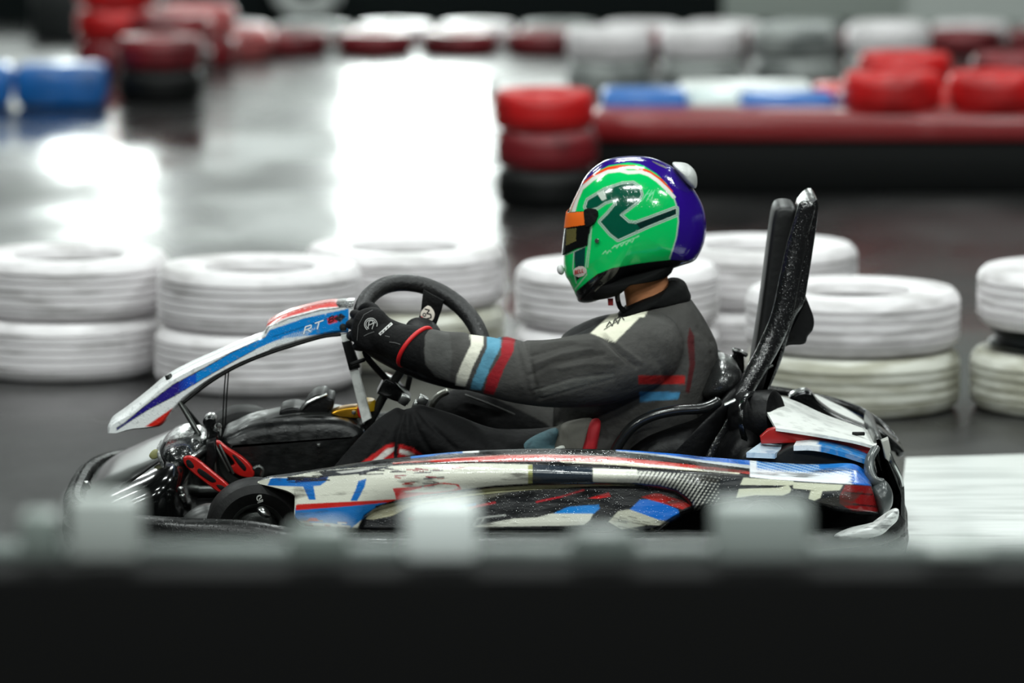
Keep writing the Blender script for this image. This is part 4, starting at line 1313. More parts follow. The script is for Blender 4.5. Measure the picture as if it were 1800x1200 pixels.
def paint_helmet(hx_, hy_):
    rng = np.random.default_rng(11)
    P = Paint(hx_, hy_, GRN)
    outer = z4([(60, 700), (150, 485), (215, 340), (262, 268), (330, 208), (430, 158), (560, 138), (660, 158), (750, 212), (820, 280), (870, 360), (895, 450), (902, 540), (890, 640), (865, 730), (835, 830)])
    P.poly(outer[2:] + z4([(835, 1200), (1300, 1200), (1300, -100), (100, -100)]), PUR)
    P.line(z4([(250, 300), (330, 214), (430, 163), (560, 143), (640, 156)]), 3.2, GRN)
    P.line(z4([(262, 278), (330, 224), (420, 180), (500, 166), (600, 168), (700, 204), (780, 258), (850, 336)]), 6.2, (214, 66, 24))
    P.line(z4([(182, 486), (205, 400), (240, 315), (320, 248), (420, 200), (500, 190), (560, 205), (640, 200), (700, 220), (760, 262), (820, 318), (868, 372)]), 6.6, (214, 214, 206))
    P.line(z4([(160, 480), (190, 400), (222, 330)]), 3, (196, 120, 110))
    P.line(z4([(868, 372), (893, 450), (900, 540), (888, 640), (862, 730), (840, 790)]), 2.2, SIL)
    Rp = z4([(285, 395), (400, 325), (520, 285), (590, 280), (632, 308), (645, 355), (622, 400), (570, 440), (520, 478), (500, 495), (560, 548), (610, 552), (700, 520), (885, 450), (885, 490), (700, 565), (490, 660), (440, 622),
             (370, 540), (420, 490), (470, 430), (482, 398), (450, 390), (400, 405), (350, 440), (285, 460), (270, 440)])
    P.line(Rp + Rp[:1], 9.6, SIL)
    P.line(Rp + Rp[:1], 6.2, (16, 120, 70))
    P.line(Rp + Rp[:1], 4.2, SIL)
    P.poly(Rp, DGR)
    P.poly(z4([(612, 552), (700, 520), (885, 450), (885, 490), (700, 563), (640, 590)]), (8, 40, 36))
    P.poly(z4([(345, 345), (395, 325), (412, 385), (380, 398), (362, 372)]), (196, 206, 196))
    # chin: dark block with silver lines
    P.poly(z4([(190, 745), (268, 712), (262, 850), (230, 905), (205, 950), (195, 850)]), (8, 62, 56))
    P.poly(z4([(205, 850), (262, 850), (225, 930), (205, 945)]), (20, 22, 24))
    for ln in ([(300, 560), (290, 690), (268, 850), (275, 900), (195, 1000)], [(310, 565), (300, 690), (282, 850)], [(190, 745), (182, 860), (205, 960)], [(120, 770), (195, 742), (268, 708)]):
        P.line(z4(ln), 1.6, SIL)
    # signature scribble
    sg = [(385, 760), (405, 738), (415, 758), (430, 735), (440, 745)], [(450, 722), (470, 700), (480, 720), (500, 690), (515, 706), (530, 680), (548, 694), (565, 666), (585, 680), (600, 652), (632, 636)], [(452, 716), (520, 682), (630, 640)]
    for ln in sg:
        P.line(z4(ln), 1.5, (150, 214, 170))
    for a in range(9):
        q = z4([(650 + 8 * a, 400 - 14 * (a % 4)), (690 + 6 * a, 345 - 10 * (a % 3))])
        P.line(q, 1.2, (120, 214, 160))
    # black lower trim
    P.poly(z4([(198, 1060), (205, 1012), (280, 948), (350, 895), (450, 855), (600, 830), (700, 815), (840, 800), (960, 806), (1020, 800), (1060, 860), (900, 1200), (150, 1200)]), (13, 13, 14))
    return P


P = aa(paint_helmet, hx_, hy_, 0.7)
P.put(hme)
helmet = obj('helmet', None, M_helm(), person, 180, hme)
helmet['label'] = 'green and purple full-face helmet'


def shell_patch(name, poly, off, m, thick=0.003, both=True):
    """a piece of its own following the helmet's surface"""
    ff = np.array([np.mean([hx_[i] for i in f]) for f in hm.f if len(f) == 4])
    fy = np.array([np.mean([hy_[i] for i in f]) for f in hm.f if len(f) == 4])
    quads = [f for f in hm.f if len(f) == 4]
    sd = np.array([np.mean([hco[i][1] for i in f]) for f in hm.f if len(f) == 4])
    ins = pip(ff, fy, poly)
    if not both:
        ins &= sd < 0
    sel = [quads[i] for i in np.nonzero(ins)[0]]
    ids = sorted({i for f in sel for i in f})
    mp = {i: q for q, i in enumerate(ids)}
    c = Vector(hc)
    V = []
    for i in ids:
        n = hme.vertices[i].normal
        V.append(Vector(hco[i]) + n * off)
    n1 = len(V)
    for i in ids:
        n = hme.vertices[i].normal
        V.append(Vector(hco[i]) + n * (off - thick))
    fs = [tuple(mp[i] for i in f) for f in sel]
    ed = {}
    for f in fs:
        for a, b in zip(f, f[1:] + f[:1]):
            ed[(a, b)] = ed.get((a, b), 0) + 1
    rim = [(a, b) for a, b in ed if (b, a) not in ed]
    fs2 = fs + [tuple(n1 + i for i in f[::-1]) for f in fs] + [(b, a, n1 + a, n1 + b) for a, b in rim]
    mb = MB()
    mb.add(V, fs2)
    return obj(name, mb, m, helmet, 50)


vis = shell_patch('visor', z4([(60, 480), (150, 480), (275, 470), (330, 470), (330, 552), (302, 572), (292, 640), (282, 700), (200, 724), (100, 775), (60, 770)]), 0.004, mat('visor_black', (9, 9, 10), 0.08, coat=0.6, drops=0.2), 0.004)
w_ = shell_patch('visor_window', z4([(150, 592), (215, 584), (212, 672), (146, 704)]), 0.0048, mat('visor_gold', (120, 112, 66), 0.15, metal=0.4, drops=0.6), 0.003, False)
t_ = shell_patch('visor_strip', z4([(60, 490), (150, 487), (272, 474), (270, 562), (140, 582), (60, 590)]), 0.0058, mat('strip_orange', (232, 104, 24), 0.45), 0.004)
shell_patch('visor_pivot', cr(z4([(272, 468), (300, 455), (345, 460), (356, 490), (345, 530), (318, 560), (285, 572), (275, 520)]), 40, True), 0.009, M_sat(), 0.008, False)
obj('screw', MB().lathe([(0.0005, 0.004), (0.005, 0.0035), (0.006, 0)], W(1049.5, 423, -0.118), (-0.3, -1, 0.0), 16, False), M_steel(), helmet)
bd = shell_patch('badge', cr(ell(1019.5, 477, 11.5, 9.0, 24, -0.3)[:-1], 50, True), 0.0016, mat('badge_white', (210, 196, 190), 0.4), 0.0012, False)
decal('badge_lettering', word('BELL', 1011, 475.5, 3.1, 6.2, 1.1, (0.97, -0.25), (0.0, 1), 1.3), bd, flat('badge_red2', (186, 40, 40)), bd, 0.0006, 0.8)
obj('chin_vent', MB().inflate(WL(cr(ell(985.5, 474, 6.5, 9, 20, -0.25)[:-1], 30, True), 0.0), 0.0, 0.012, 14), mat('vent_white', (205, 205, 205), 0.4), helmet)
obj('rear_spoiler', MB().inflate(WL(cr([(1182, 288), (1192, 286), (1206, 288), (1217, 295), (1224, 306), (1225.5, 320), (1222, 330), (1210, 324), (1196, 308)], 50, True), 0.0), 0.0, 0.07, 20, 2.4), mat('spoiler_grey', (176, 178, 176), 0.4, drops=0.3), helmet)
obj('helmet_padding', MB().inflate(WL(cr([(1026, 500), (1060, 488), (1110, 476), (1180, 458), (1182, 474), (1170, 484), (1140, 489), (1110, 494), (1098, 501), (1082, 516), (1052, 524), (1034, 522)], 60, True), 0.0), 0.0, 0.112, 20, 2.4), M_bcloth(), helmet)
obj('crown_strip', MB().inflate(WL(cr([(1120, 280), (1140, 277), (1174, 290), (1198, 307), (1200, 315), (1176, 306), (1150, 294)], 50, True), 0.0), 0.0, 0.05, 18, 2.2), mat('crown_grey', (70, 68, 76), 0.35, drops=0.5), helmet)
obj('chin_strap', MB().tube(cr([W(1086, 500, -0.05), W(1085, 520, -0.05), W(1089, 538, -0.045), W(1096, 545, -0.04)], 20), 0.006, 8, sy=2), M_bcloth(), helmet)
obj('strap_buckle', MB().prism(WL([(1068, 525), (1078, 525), (1078, 537), (1069, 537)], -0.06), -0.06, -0.05, 0.002), mat('buckle_red', (140, 24, 30), 0.4), helmet)
obj('strap_ring', MB().tube(np.array([W(1084, 504, -0.068), W(1087, 515, -0.068), W(1086, 528, -0.066)]), 0.004, 8), M_dsteel(), helmet)

# ================================================================== THE HALL
def box_obj(name, lo, hi, m, kind='structure', b=0.0):
    c = [(a + d) / 2 for a, d in zip(lo, hi)]
    s = [d - a for a, d in zip(lo, hi)]
    o = obj(name, MB().box(c, s, b), m)
    if kind:
        o['kind'] = kind
    return o


XW, YB, YFR, ZC = 11.0, 15.55, -17.0, 6.0
# wet dark floor: patchy gloss
fm = bpy.data.materials.new('wet_floor')
fm.use_nodes = True
nt = fm.node_tree
bs = nt.nodes['Principled BSDF']
tc = nt.nodes.new('ShaderNodeTexCoord')
mp = nt.nodes.new('ShaderNodeMapping')
mp.inputs['Scale'].default_value = (0.5, 0.28, 1)
nt.links.new(tc.outputs['Object'], mp.inputs['Vector'])
n1 = nt.nodes.new('ShaderNodeTexNoise')
n1.inputs['Scale'].default_value = 1.7
n1.inputs['Detail'].default_value = 5
nt.links.new(mp.outputs['Vector'], n1.inputs['Vector'])
r1 = nt.nodes.new('ShaderNodeMapRange')
r1.inputs['From Min'].default_value = 0.38
r1.inputs['From Max'].default_value = 0.64
r1.inputs['To Min'].default_value = 0.1
r1.inputs['To Max'].default_value = 0.42
nt.links.new(n1.outputs['Fac'], r1.inputs['Value'])
nt.links.new(r1.outputs['Result'], bs.inputs['Roughness'])
n2 = nt.nodes.new('ShaderNodeTexNoise')
n2.inputs['Scale'].default_value = 7
n2.inputs['Detail'].default_value = 8
nt.links.new(mp.outputs['Vector'], n2.inputs['Vector'])
r2 = nt.nodes.new('ShaderNodeMapRange')
r2.inputs['To Min'].default_value = 0.006
r2.inputs['To Max'].default_value = 0.03
nt.links.new(n2.outputs['Fac'], r2.inputs['Value'])
cb = nt.nodes.new('ShaderNodeCombineColor')
for s in ('Red', 'Green', 'Blue'):
    nt.links.new(r2.outputs['Result'], cb.inputs[s])
nt.links.new(cb.outputs['Color'], bs.inputs['Base Color'])
bp = nt.nodes.new('ShaderNodeBump')
bp.inputs['Strength'].default_value = 0.12
bp.inputs['Distance'].default_value = 0.01
nt.links.new(n2.outputs['Fac'], bp.inputs['Height'])
nt.links.new(bp.outputs['Normal'], bs.inputs['Normal'])
box_obj('floor', (-XW, YFR, -0.1), (XW, YB, 0.0), fm)

wallm = mat('wall_paint', (178, 184, 180), 0.8, bump=0.1)
darkm = mat('dark_dado', (12, 18, 18), 0.8, spec=0.1)
box_obj('wall_back', (-XW, YB, 0), (XW, YB + 0.1, ZC), wallm)
dkw = mat('wall_dark', (46, 50, 50), 0.85)
box_obj('wall_left', (-XW - 0.1, YFR, 0), (-XW, YB, ZC), dkw)
box_obj('wall_right', (XW, YFR, 0), (XW + 0.1, YB, ZC), dkw)
box_obj('wall_front', (-XW, YFR - 0.1, 0), (XW, YFR, ZC), dkw)
box_obj('ceiling', (-XW, YFR, ZC), (XW, YB, ZC + 0.1), mat('ceiling_dark', (22, 24, 24), 0.9))
box_obj('baseboard_back', (-XW + 0.01, YB - 0.06, 0), (1.05, YB - 0.001, 0.16), darkm)


# unseen lit openings in the back wall, shaped to the glare in the wet floor
def opening(name, x0, x1, z0, z1, strength):
    w = empty(name, ((x0 + x1) / 2, YB, z0))
    w['kind'] = 'structure'
    fr = mat('window_frame', (60, 64, 64), 0.5)
    pane = obj('pane', MB().box(((x0 + x1) / 2, YB - 0.02, (z0 + z1) / 2), (x1 - x0, 0.012, z1 - z0), 0), mat('lit_pane_%d' % int(strength * 10), (235, 242, 240), 0.3, emit=(235, 244, 240), estr=strength), w)
    f = MB()
    t = 0.04
    f.box(((x0 + x1) / 2, YB - 0.025, z1 + t / 2), (x1 - x0 + 2 * t, 0.05, t), 0.004)
    f.box(((x0 + x1) / 2, YB - 0.025, z0 - t / 2), (x1 - x0 + 2 * t, 0.05, t), 0.004)
    f.box((x0 - t / 2, YB - 0.025, (z0 + z1) / 2), (t, 0.05, z1 - z0), 0.004)
    f.box((x1 + t / 2, YB - 0.025, (z0 + z1) / 2), (t, 0.05, z1 - z0), 0.004)
    obj('window_frame', f, fr, w)


dW = YB - CAM_Y
sW = F_PX / dW
opening('door_1', (612 - 900) / sW, (850 - 900) / sW, 0.2, 1.7, 18)
opening('window_3', (-420 - 900) / sW, (70 - 900) / sW, 0.2, 2.2, 1.2)  # wide dim glow panel added to lighten the floor at left
opening('window_4', (280 - 900) / sW, (595 - 900) / sW, 0.2, 2.2, 0.8)  # added glow panel, greys up the floor left of the bright column
opening('window_5', (868 - 900) / sW, (1010 - 900) / sW, 0.2, 1.1, 1.6)  # added glow panel whitening the floor right of the bright column
opening('window_1', (80 - 900) / sW, (266 - 900) / sW, 0.4, 1.35, 18)
opening('window_2', (1235 - 900) / sW, (1420 - 900) / sW, 1.0, 1.7, 9)

# ------------------------------------------------------------------ tyres
def tyre_mesh(name, R, h, rb, grooves, n=72):
    p = [(rb, h * 0.22), (rb + 0.01, h * 0.06), (rb + (R - rb) * 0.4, 0.002), (R - 0.02, 0.004), (R - 0.006, 0.018)]
    z0, z1 = 0.028, h - 0.028
    for g in range(grooves):
        zc = z0 + (z1 - z0) * (g + 0.5) / grooves
        p += [(R, zc - 0.005), (R - 0.009, zc - 0.0035), (R - 0.009, zc + 0.0035), (R, zc + 0.005)]
    p += [(R - 0.006, h - 0.018), (R - 0.02, h - 0.004), (rb + (R - rb) * 0.4, h - 0.002), (rb + 0.01, h * 0.94), (rb, h * 0.78), (rb + 0.015, h * 0.76), (R - 0.03, h * 0.7), (R - 0.03, h * 0.3), (rb + 0.015, h * 0.24)]
    me_ = mesh_of(MB().lathe(p, (0, 0, 0), (0, 0, 1), n), name)
    me_.polygons.foreach_set('use_smooth', [True] * len(me_.polygons))
    me_.set_sharp_from_angle(angle=math.radians(35))
    me_.materials.append(None)
    return me_


BIG = tyre_mesh('tyre', 0.293, 0.172, 0.15, 5)
BIG2 = tyre_mesh('tyre', 0.30, 0.166, 0.15, 4)
KT = tyre_mesh('tyre', 0.185, 0.14, 0.075, 2, 48)
KL = tyre_mesh('tyre', 0.185, 0.105, 0.075, 2, 48)
TM = {
    'white': mat('tyre_white', (226, 222, 224), 0.42, bump=0.4, bscale=14, bstretch=(1, 1, 5), dirt=0.35, dcol=(120, 116, 112), dscale=5, dstretch=(1, 1, 5)),
    'dirty': mat('tyre_dirty_white', (206, 206, 196), 0.5, bump=0.4, bscale=14, bstretch=(1, 1, 5), dirt=0.6, dcol=(128, 124, 98), dscale=6, dstretch=(1, 1, 6), dlo=0.42, dhi=0.6),
    'red': mat('tyre_red', (196, 26, 28), 0.4, bump=0.3, bscale=14, dirt=0.35, dcol=(90, 18, 20), dscale=7),
    'darkred': mat('tyre_dark_red', (118, 24, 32), 0.45, bump=0.3, bscale=14, dirt=0.5, dcol=(46, 18, 22), dscale=7),
    'pink': mat('tyre_faded_red', (186, 96, 96), 0.45, bump=0.3, dirt=0.5, dcol=(90, 30, 34), dscale=8),
    'blue': mat('tyre_blue', (16, 104, 180), 0.4, bump=0.3, dirt=0.35, dcol=(14, 50, 84), dscale=7),
    'black': mat('tyre_black', (13, 14, 14), 0.5, bump=0.3, bscale=14, spec=0.25),
    'grey': mat('tyre_grey', (150, 154, 152), 0.5, bump=0.3, dirt=0.6, dcol=(50, 58, 58), dscale=6),
}


def tyre(me_, col, x, y, z, label, group=None, rz=0.0, tilt=None):
    o = bpy.data.objects.new('tyre', me_)
    COL.objects.link(o)
    o.material_slots[0].link = 'OBJECT'
    o.material_slots[0].material = TM[col]
    o.location = (x, y, z + 0.001)
    o.rotation_euler = tilt if tilt else (0, 0, rz)
    tag(o, label, 'tyre', group)
    return o


# near wall of white-painted tyres behind the kart: two high
def stack(cpx, bpy_, labs, me_=BIG, dx=(0, 0), cols=('white', 'white')):
    R, h = (0.293, 0.172) if me_ is BIG else (0.30, 0.166)
    g = G(cpx, bpy_)
    y = g[1] + R
    x = W(cpx, bpy_, y)[0]
    for k, lab in enumerate(labs):
        tyre(me_, cols[k], x + dx[k], y + 0.012 * k, k * (h + 0.002), lab, 'white-painted tyre wall behind the kart', 0.7 * k + cpx)


stack(112, 676, ['lower white tyre of the leftmost near stack', 'upper white tyre of the leftmost near stack'], dx=(0, 0.018))
stack(452, 700, ['lower white tyre of the stack behind the sloping front panel', 'upper white tyre of the stack behind the sloping front panel'], dx=(0, 0.008))
stack(712, 659, ['lower white tyre of the stack behind the steering wheel', 'upper white tyre of the stack behind the steering wheel'], cols=('dirty', 'white'))
stack(1085, 700, ['lower white tyre of the stack behind the driver, hidden by the arm', 'upper white tyre of the stack seen under the driver\'s helmet'])
stack(1498, 741, ['lower yellowed white tyre of the stack right behind the headrest', 'upper white tyre of the stack right behind the headrest'], BIG2, cols=('dirty', 'white'))
stack(1892, 742, ['lower yellowed white tyre cut by the right edge', 'upper white tyre cut by the right edge, dark gap beneath'], BIG2, cols=('dirty', 'white'), dx=(0, 0.02))
# steel rim added to darken the gap in the right-edge stack, under its upper tyre
up = [o for o in COL.objects if o.get('label', '').startswith('upper white tyre cut by the right edge')][0]
up['label'] = 'upper white tyre cut by the right edge, resting on a steel rim'
rm = obj('wheel_rim', MB().lathe([(0.06, 0.0), (0.235, 0.0), (0.262, 0.006), (0.268, 0.014), (0.25, 0.022), (0.246, 0.04), (0.262, 0.048), (0.264, 0.054), (0.235, 0.058), (0.06, 0.058)], (up.location[0], up.location[1], up.location[2]), (0, 0, 1), 64), mat('rim_steel', (46, 50, 50), 0.3, metal=0.9), ang=35)
tag(rm, 'dark steel wheel rim wedged between the two right-edge tyres', 'wheel rim')
up.location[2] += 0.06
g = G(1335, 655)  # added set-back stack, its white tops standing in for floor glare
for k, lab in enumerate(['lower white tyre of the set-back stack between driver and headrest', 'middle white tyre of the set-back stack between driver and headrest']):
    tyre(BIG, 'white', W(1332, 655, g[1] + 0.293)[0], g[1] + 0.293, k * 0.174, lab, 'white-painted tyre wall behind the kart', k)

# ------------------------------------------------------------------ middle barrier on the right
g = G(1060, 341)
yb_ = g[1]
xl = W(1045, 341, yb_)[0]
b = obj('rubber_barrier', MB().box((xl + 3.2, yb_ + 0.15, 0.095), (6.4, 0.3, 0.19), 0.02), mat('belt_black', (6, 8, 8), 0.6, bump=0.3, bscale=8, spec=0.15))
tag(b, 'long black rubber barrier wall under the red capping, right of the helmet', 'barrier')
capm = mat('cap_red', (128, 26, 30), 0.35, bump=0.4, bscale=5, bstretch=(0.6, 1, 1), dirt=0.5, dcol=(196, 130, 130), dscale=3, dstretch=(0.5, 1, 1), dlo=0.55, dhi=0.7, coat=0.3)
c = obj('red_capping', MB().box((xl + 3.2, yb_ + 0.15, 0.191 + 0.055), (6.42, 0.34, 0.108), 0.035), capm)
tag(c, 'long dark red plastic capping on the black barrier wall', 'barrier')
# corner stack of kart tyres at its left end
g = G(965, 372)
for k, (cl, lab) in enumerate((('black', 'black bottom tyre of the corner stack by the helmet'), ('darkred', 'dark red middle tyre of the corner stack by the helmet'), ('red', 'bright red top tyre of the corner stack by the helmet'))):
    tyre(KT, cl, W(962 - 6 * (k == 2), 372, g[1] + 0.185)[0], g[1] + 0.185, 0.142 * k, lab, None, k)


def module(px0, px1, top, bot, Y, col, label, depth=0.3, grp='plastic barrier blocks on the red capping', bb=0.03):
    a, d = W(px0, bot, Y), W(px1, top, Y)
    m = mat('block_' + col, {'blue': (14, 104, 186), 'white': (224, 230, 228), 'red': (206, 30, 26), 'purple': (70, 50, 110), 'dred': (120, 30, 32)}[col], 0.35, coat=0.3, bump=0.3, bscale=6, dirt=0.25, dcol=(190, 190, 190), dscale=5)
    o = obj('barrier_block', MB().box(((a[0] + d[0]) / 2, Y + depth / 2, (a[2] + d[2]) / 2), (d[0] - a[0], depth, d[2] - a[2]), bb), m)
    tag(o, label, 'barrier', grp)
    return o


# row of blocks standing behind the capping
yb2 = yb_ + 0.34
for q in [(1058, 1208, 163, 'blue', 'blue plastic block, first of the row behind the red capping'),
          (1212, 1300, 170, 'white', 'small pale block between the two blue blocks'),
          (1304, 1470, 170, 'blue', 'longer blue plastic block below the white one'),
          (1474, 1512, 168, 'purple', 'purple plastic block at the end of the blue blocks'),
          (1516, 1640, 176, 'red', 'red plastic block next to the purple one')]:
    a = W(q[0], 300, yb2)
    d = W(q[1], q[2], yb2)
    o = obj('barrier_block', MB().box(((a[0] + d[0]) / 2, yb2 + 0.15, d[2] / 2), (d[0] - a[0], 0.3, d[2]), 0.025),
            mat('block_' + q[3], {'blue': (14, 104, 186), 'white': (206, 222, 222), 'red': (206, 30, 26), 'purple': (62, 44, 104)}[q[3]], 0.35, coat=0.3, bump=0.3, bscale=6))
    tag(o, q[4], 'barrier', 'plastic blocks behind the red capping')
yb3 = yb2 + 0.33
for q in [(1195, 1430, 151, 'white2', (232, 236, 234), 'long white plastic block behind the blue blocks'),
          (1434, 1530, 154, 'red', (206, 30, 26), 'red plastic block beside the long white one'),
          (1634, 1800, 158, 'red', (206, 30, 26), 'wide red plastic block at the right edge'),
          ]:
    a = W(q[0], 300, yb3)
    d = W(q[1], q[2], yb3)
    o = obj('barrier_block', MB().box(((a[0] + d[0]) / 2, yb3 + 0.15, d[2] / 2), (d[0] - a[0], 0.3, d[2]), 0.025), mat('block_' + q[3], q[4], 0.35, coat=0.3, bump=0.3, bscale=6))
    tag(o, q[5], 'barrier', 'plastic blocks behind the red capping')
g = W(1700, 235, yb_ - 0.2)
# red tyres heaped on the right end
for px, top, col, lab in ((1568, 212, 'red', 'red tyre lying on the capping, left of three'), (1752, 200, 'red', 'red tyre lying on the capping, middle of three'), (1936, 205, 'pink', 'faded red tyre lying on the capping at the right edge')):
    y = yb_ + 0.16
    tyre(KT, col, W(px, top, y)[0], y, 0.301, lab, None, px)
yb4 = yb3 + 0.5
for px, col, lab in ((1590, 'red', 'red top tyre of the back stack left of the right-edge blocks'), (1790, 'darkred', 'dark red top tyre of the back stack over the right-edge block')):
    g4 = W(px, 150, yb4)
    for k in range(3):
        tyre(KT, col if k == 2 else 'black', g4[0], yb4, 0.142 * k, lab if k == 2 else lab.replace('dark red top', 'red top').replace('red top', 'black ' + ('bottom', 'middle')[k]), None, k)

# ------------------------------------------------------------------ far rows of tyres across the track
def row(px0, px1, n, bot0, bot1, cols, labf, grp, tiers=1, me_=KT, R=0.185, h=0.14):
    for i in range(n):
        t = i / max(n - 1, 1)
        px, by_ = px0 + (px1 - px0) * t, bot0 + (bot1 - bot0) * t
        g_ = G(px, by_)
        y = g_[1] + R
        for k in range(tiers):
            c_ = cols[k] if isinstance(cols[k], str) else cols[k][i % len(cols[k])]
            tyre(me_, c_, W(px, by_, y)[0], y, k * (h + 0.002), labf(i, k, c_), grp, i * 1.3 + k)


ORD = ['first', 'second', 'third', 'fourth', 'fifth', 'sixth', 'seventh', 'eighth', 'ninth', 'tenth', 'eleventh', 'twelfth', 'thirteenth', 'fourteenth']
CN = {'white': 'white', 'red': 'red', 'darkred': 'dark red', 'pink': 'faded pink-red', 'blue': 'blue', 'black': 'black', 'grey': 'grey', 'dirty': 'yellowed white'}
row(512, 1840, 10, 99, 97, [('darkred',)], lambda i, k, c: '%s tyre, %s from the left in the straight far row' % (CN[c], ORD[i]), 'far row of dark red tyres across the track', 1, KL)
row(262, 1850, 12, 84, 82, [('white', 'white', 'grey')], lambda i, k, c: '%s tyre, %s from the left in the row behind the far red tyres' % (CN[c], ORD[i]), 'white tyres behind the far red row', 1, KL)
row(1070, 1560, 4, 168, 160, [('grey',), ('white', 'white', 'grey')], lambda i, k, c: '%s %s tyre of the %s stack above the blue and white blocks' % ('upper' if k else 'lower', CN[c], ORD[i]), 'pale tyre stacks above the blue blocks', 2)
# curve of red and black tyres on the left
for i, (px, by_, cols) in enumerate([(412, 108, ('pink',)), (345, 122, ('darkred', 'pink')), (300, 142, ('black', 'darkred')), (282, 184, ('black', 'darkred')), (205, 130, ('darkred', 'red', 'red'))]):
    g_ = G(px, by_)
    for k, c_ in enumerate(cols):
        tyre(KT, c_, W(px, by_, g_[1] + 0.185)[0], g_[1] + 0.185, 0.142 * k, '%s tyre, level %s of the %s left-bend stack counted from the straight' % (CN[c_], ['one', 'two', 'three'][k], ORD[i]), 'tyres of the left-hand bend', i + k)
# blue barrier at the left edge
g = G(60, 190)
for q in [(-140, 20, 'blue plastic barrier block cut by the left edge'), (24, 186, 'blue plastic barrier block right beside the left-edge one')]:
    a, d = W(q[0], 190, g[1]), W(q[1], 190, g[1])
    o = obj('barrier_block', MB().box(((a[0] + d[0]) / 2, g[1] + 0.14, 0.09), (d[0] - a[0], 0.28, 0.178), 0.04), mat('block_left_blue', (10, 96, 172), 0.35, coat=0.3, bump=0.3, bscale=6, dirt=0.4, dcol=(10, 40, 70), dscale=4))
    tag(o, q[2], 'barrier', 'blue blocks at the left edge')
# parked things along the back wall
tyre(KT, 'grey', W(540, 40, YB - 0.2)[0], YB - 0.16, 0.19, 'grey tyre standing upright against the dark back wall', None, 0, (math.radians(82), 0, 0))
pnl = obj('wall_panel', MB().box((W(1400, 20, YB - 0.05)[0], YB - 0.03, 0.5), (1.05, 0.05, 0.98), 0.01), mat('panel_pale', (150, 158, 152), 0.5))
tag(pnl, 'pale grey panel leaning against the back wall at upper right', 'panel')
crt = obj('crate', MB().box((W(170, 40, YB - 1.0)[0], YB - 0.9, 0.15), (0.62, 0.4, 0.3), 0.03), mat('crate_black', (18, 22, 22), 0.4))
tag(crt, 'dark box standing far back at upper left', 'box')

# ------------------------------------------------------------------ painted white patch on the floor behind the kart's tail
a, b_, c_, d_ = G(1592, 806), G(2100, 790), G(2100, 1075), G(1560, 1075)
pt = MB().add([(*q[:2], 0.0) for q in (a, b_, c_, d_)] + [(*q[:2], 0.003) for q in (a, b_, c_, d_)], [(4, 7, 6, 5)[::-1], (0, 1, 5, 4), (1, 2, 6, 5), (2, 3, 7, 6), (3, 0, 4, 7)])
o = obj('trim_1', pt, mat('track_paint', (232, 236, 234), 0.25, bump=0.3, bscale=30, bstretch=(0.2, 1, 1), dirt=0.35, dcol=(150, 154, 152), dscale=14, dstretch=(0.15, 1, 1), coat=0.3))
o['kind'] = 'structure'

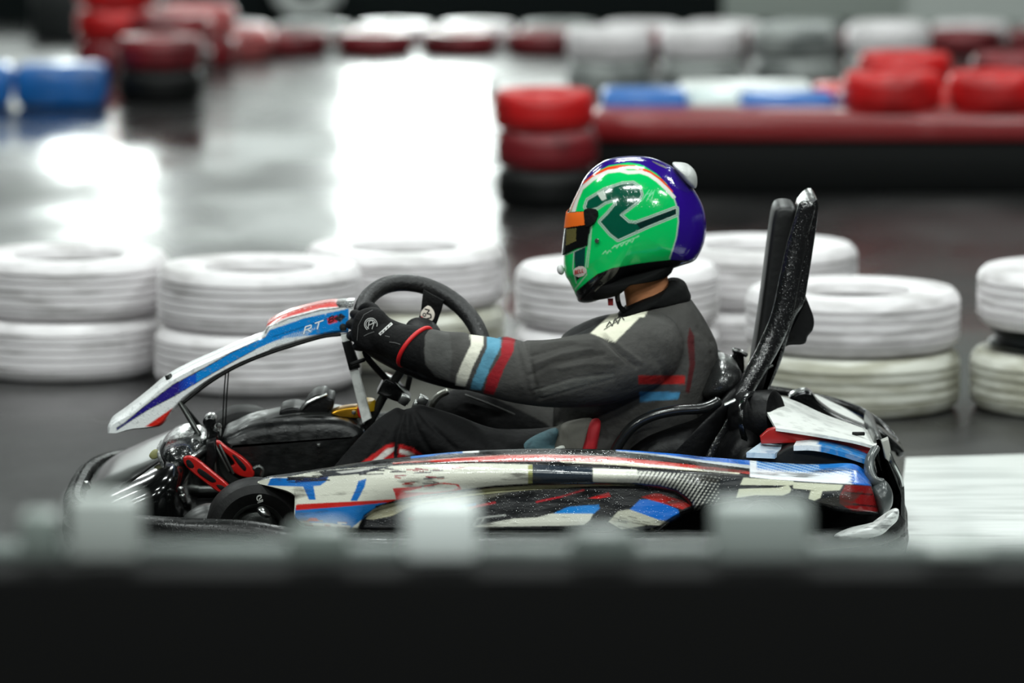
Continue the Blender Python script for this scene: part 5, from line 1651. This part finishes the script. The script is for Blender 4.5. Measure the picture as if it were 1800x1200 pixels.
# ------------------------------------------------------------------ blurred barrier close to the lens
YF = CAM_Y + 8.0
sF = F_PX / 8.0
zt = W(900, 1012, YF)[2]
blt = obj('rubber_barrier', MB().box((0, YF + 0.06, zt / 2), (3.4, 0.12, zt), 0.01), mat('belt_front', (4, 4, 4), 0.8, bump=0.2, bscale=6, spec=0.12))
tag(blt, 'black rubber barrier across the bottom, close to the lens', 'barrier')
rl = obj('barrier_rail', MB().tube(np.array([(x, YF + 0.15, W(900, 972, YF + 0.15)[2]) for x in np.linspace(-1.7, 1.7, 12)]), 0.016, 14), mat('rail_grey', (92, 100, 97), 0.4, dirt=0.4, dcol=(50, 54, 52), dscale=3))
tag(rl, 'thin grey rail along the top of the near black barrier', 'barrier')
for px, w_, top, col, lab in ((72, 70, 915, (110, 118, 114), 'dull grey post cap at the bottom left edge'), (186, 128, 886, (158, 164, 161), 'bright white post cap in front of the kart\'s nose'),
                              (776, 132, 894, (214, 220, 218), 'bright white post cap in front of the side pod\'s middle'), (560, 110, 940, (104, 112, 108), 'dull grey post cap between the two bright ones'),
                              (1060, 120, 945, (96, 104, 100), 'dull grey post cap right of the middle bright one'), (1338, 175, 898, (140, 148, 145), 'wide pale post cap in front of the rear wheel'),
                              (1680, 120, 972, (120, 128, 124), 'low grey post cap before the bright floor')):
    h0, h1 = W(px, 1005, YF)[2], W(px, top, YF)[2]
    o = obj('post_cap', MB().box((W(px, 950, YF + 0.06)[0], YF + 0.06, (h0 + h1) / 2 + 0.006), (w_ / sF, 0.07, h1 - h0 - 0.006), 0.012), mat('cap_%d' % px, tuple(min(240, int(v * 0.95)) for v in col), 0.4))  # added blocks, pale colours painted as glints off wet tyre shoulders
    tag(o, lab, 'post cap', 'caps along the near barrier')

# ================================================================== LIGHT
def area(name, loc, size, power, rot=(0, 0, 0), col=(0.93, 1.0, 0.97)):
    L = bpy.data.lights.new(name, 'AREA')
    L.shape = 'RECTANGLE'
    L.size, L.size_y = size
    L.energy = power
    L.color = col
    o = bpy.data.objects.new(name, L)
    COL.objects.link(o)
    o.location = loc
    o.rotation_euler = rot
    return o


for y, pw in ((-9.0, 300), (-4.0, 190), (1.2, 150), (6.0, 130), (11.0, 140)):
    for x in (-4.2, 0.2, 4.6):
        area('hall_lamp', (x, y, 5.6), (1.5, 0.35), pw)

w = bpy.data.worlds.new('hall_air')
sc.world = w
w.use_nodes = True
w.node_tree.nodes['Background'].inputs[0].default_value = (0.02, 0.022, 0.022, 1)

cam = bpy.data.cameras.new('camera')
co_ = bpy.data.objects.new('camera', cam)
COL.objects.link(co_)
co_.location = (0, CAM_Y, CAM_Z)
co_.rotation_euler = (math.pi / 2 - PITCH, 0, 0)
cam.sensor_fit = 'HORIZONTAL'
cam.sensor_width = 36
cam.lens = F_PX / 1800 * 36
cam.clip_start = 0.1
cam.clip_end = 100
cam.dof.use_dof = True
cam.dof.focus_distance = 13.85
cam.dof.aperture_fstop = 2.4
sc.camera = co_

sc.view_settings.view_transform = 'Standard'
sc.view_settings.look = 'None'
sc.view_settings.gamma = 1
sc.view_settings.use_curve_mapping = False
sc.view_settings.exposure = 0.0
sc.cycles.use_denoising = True
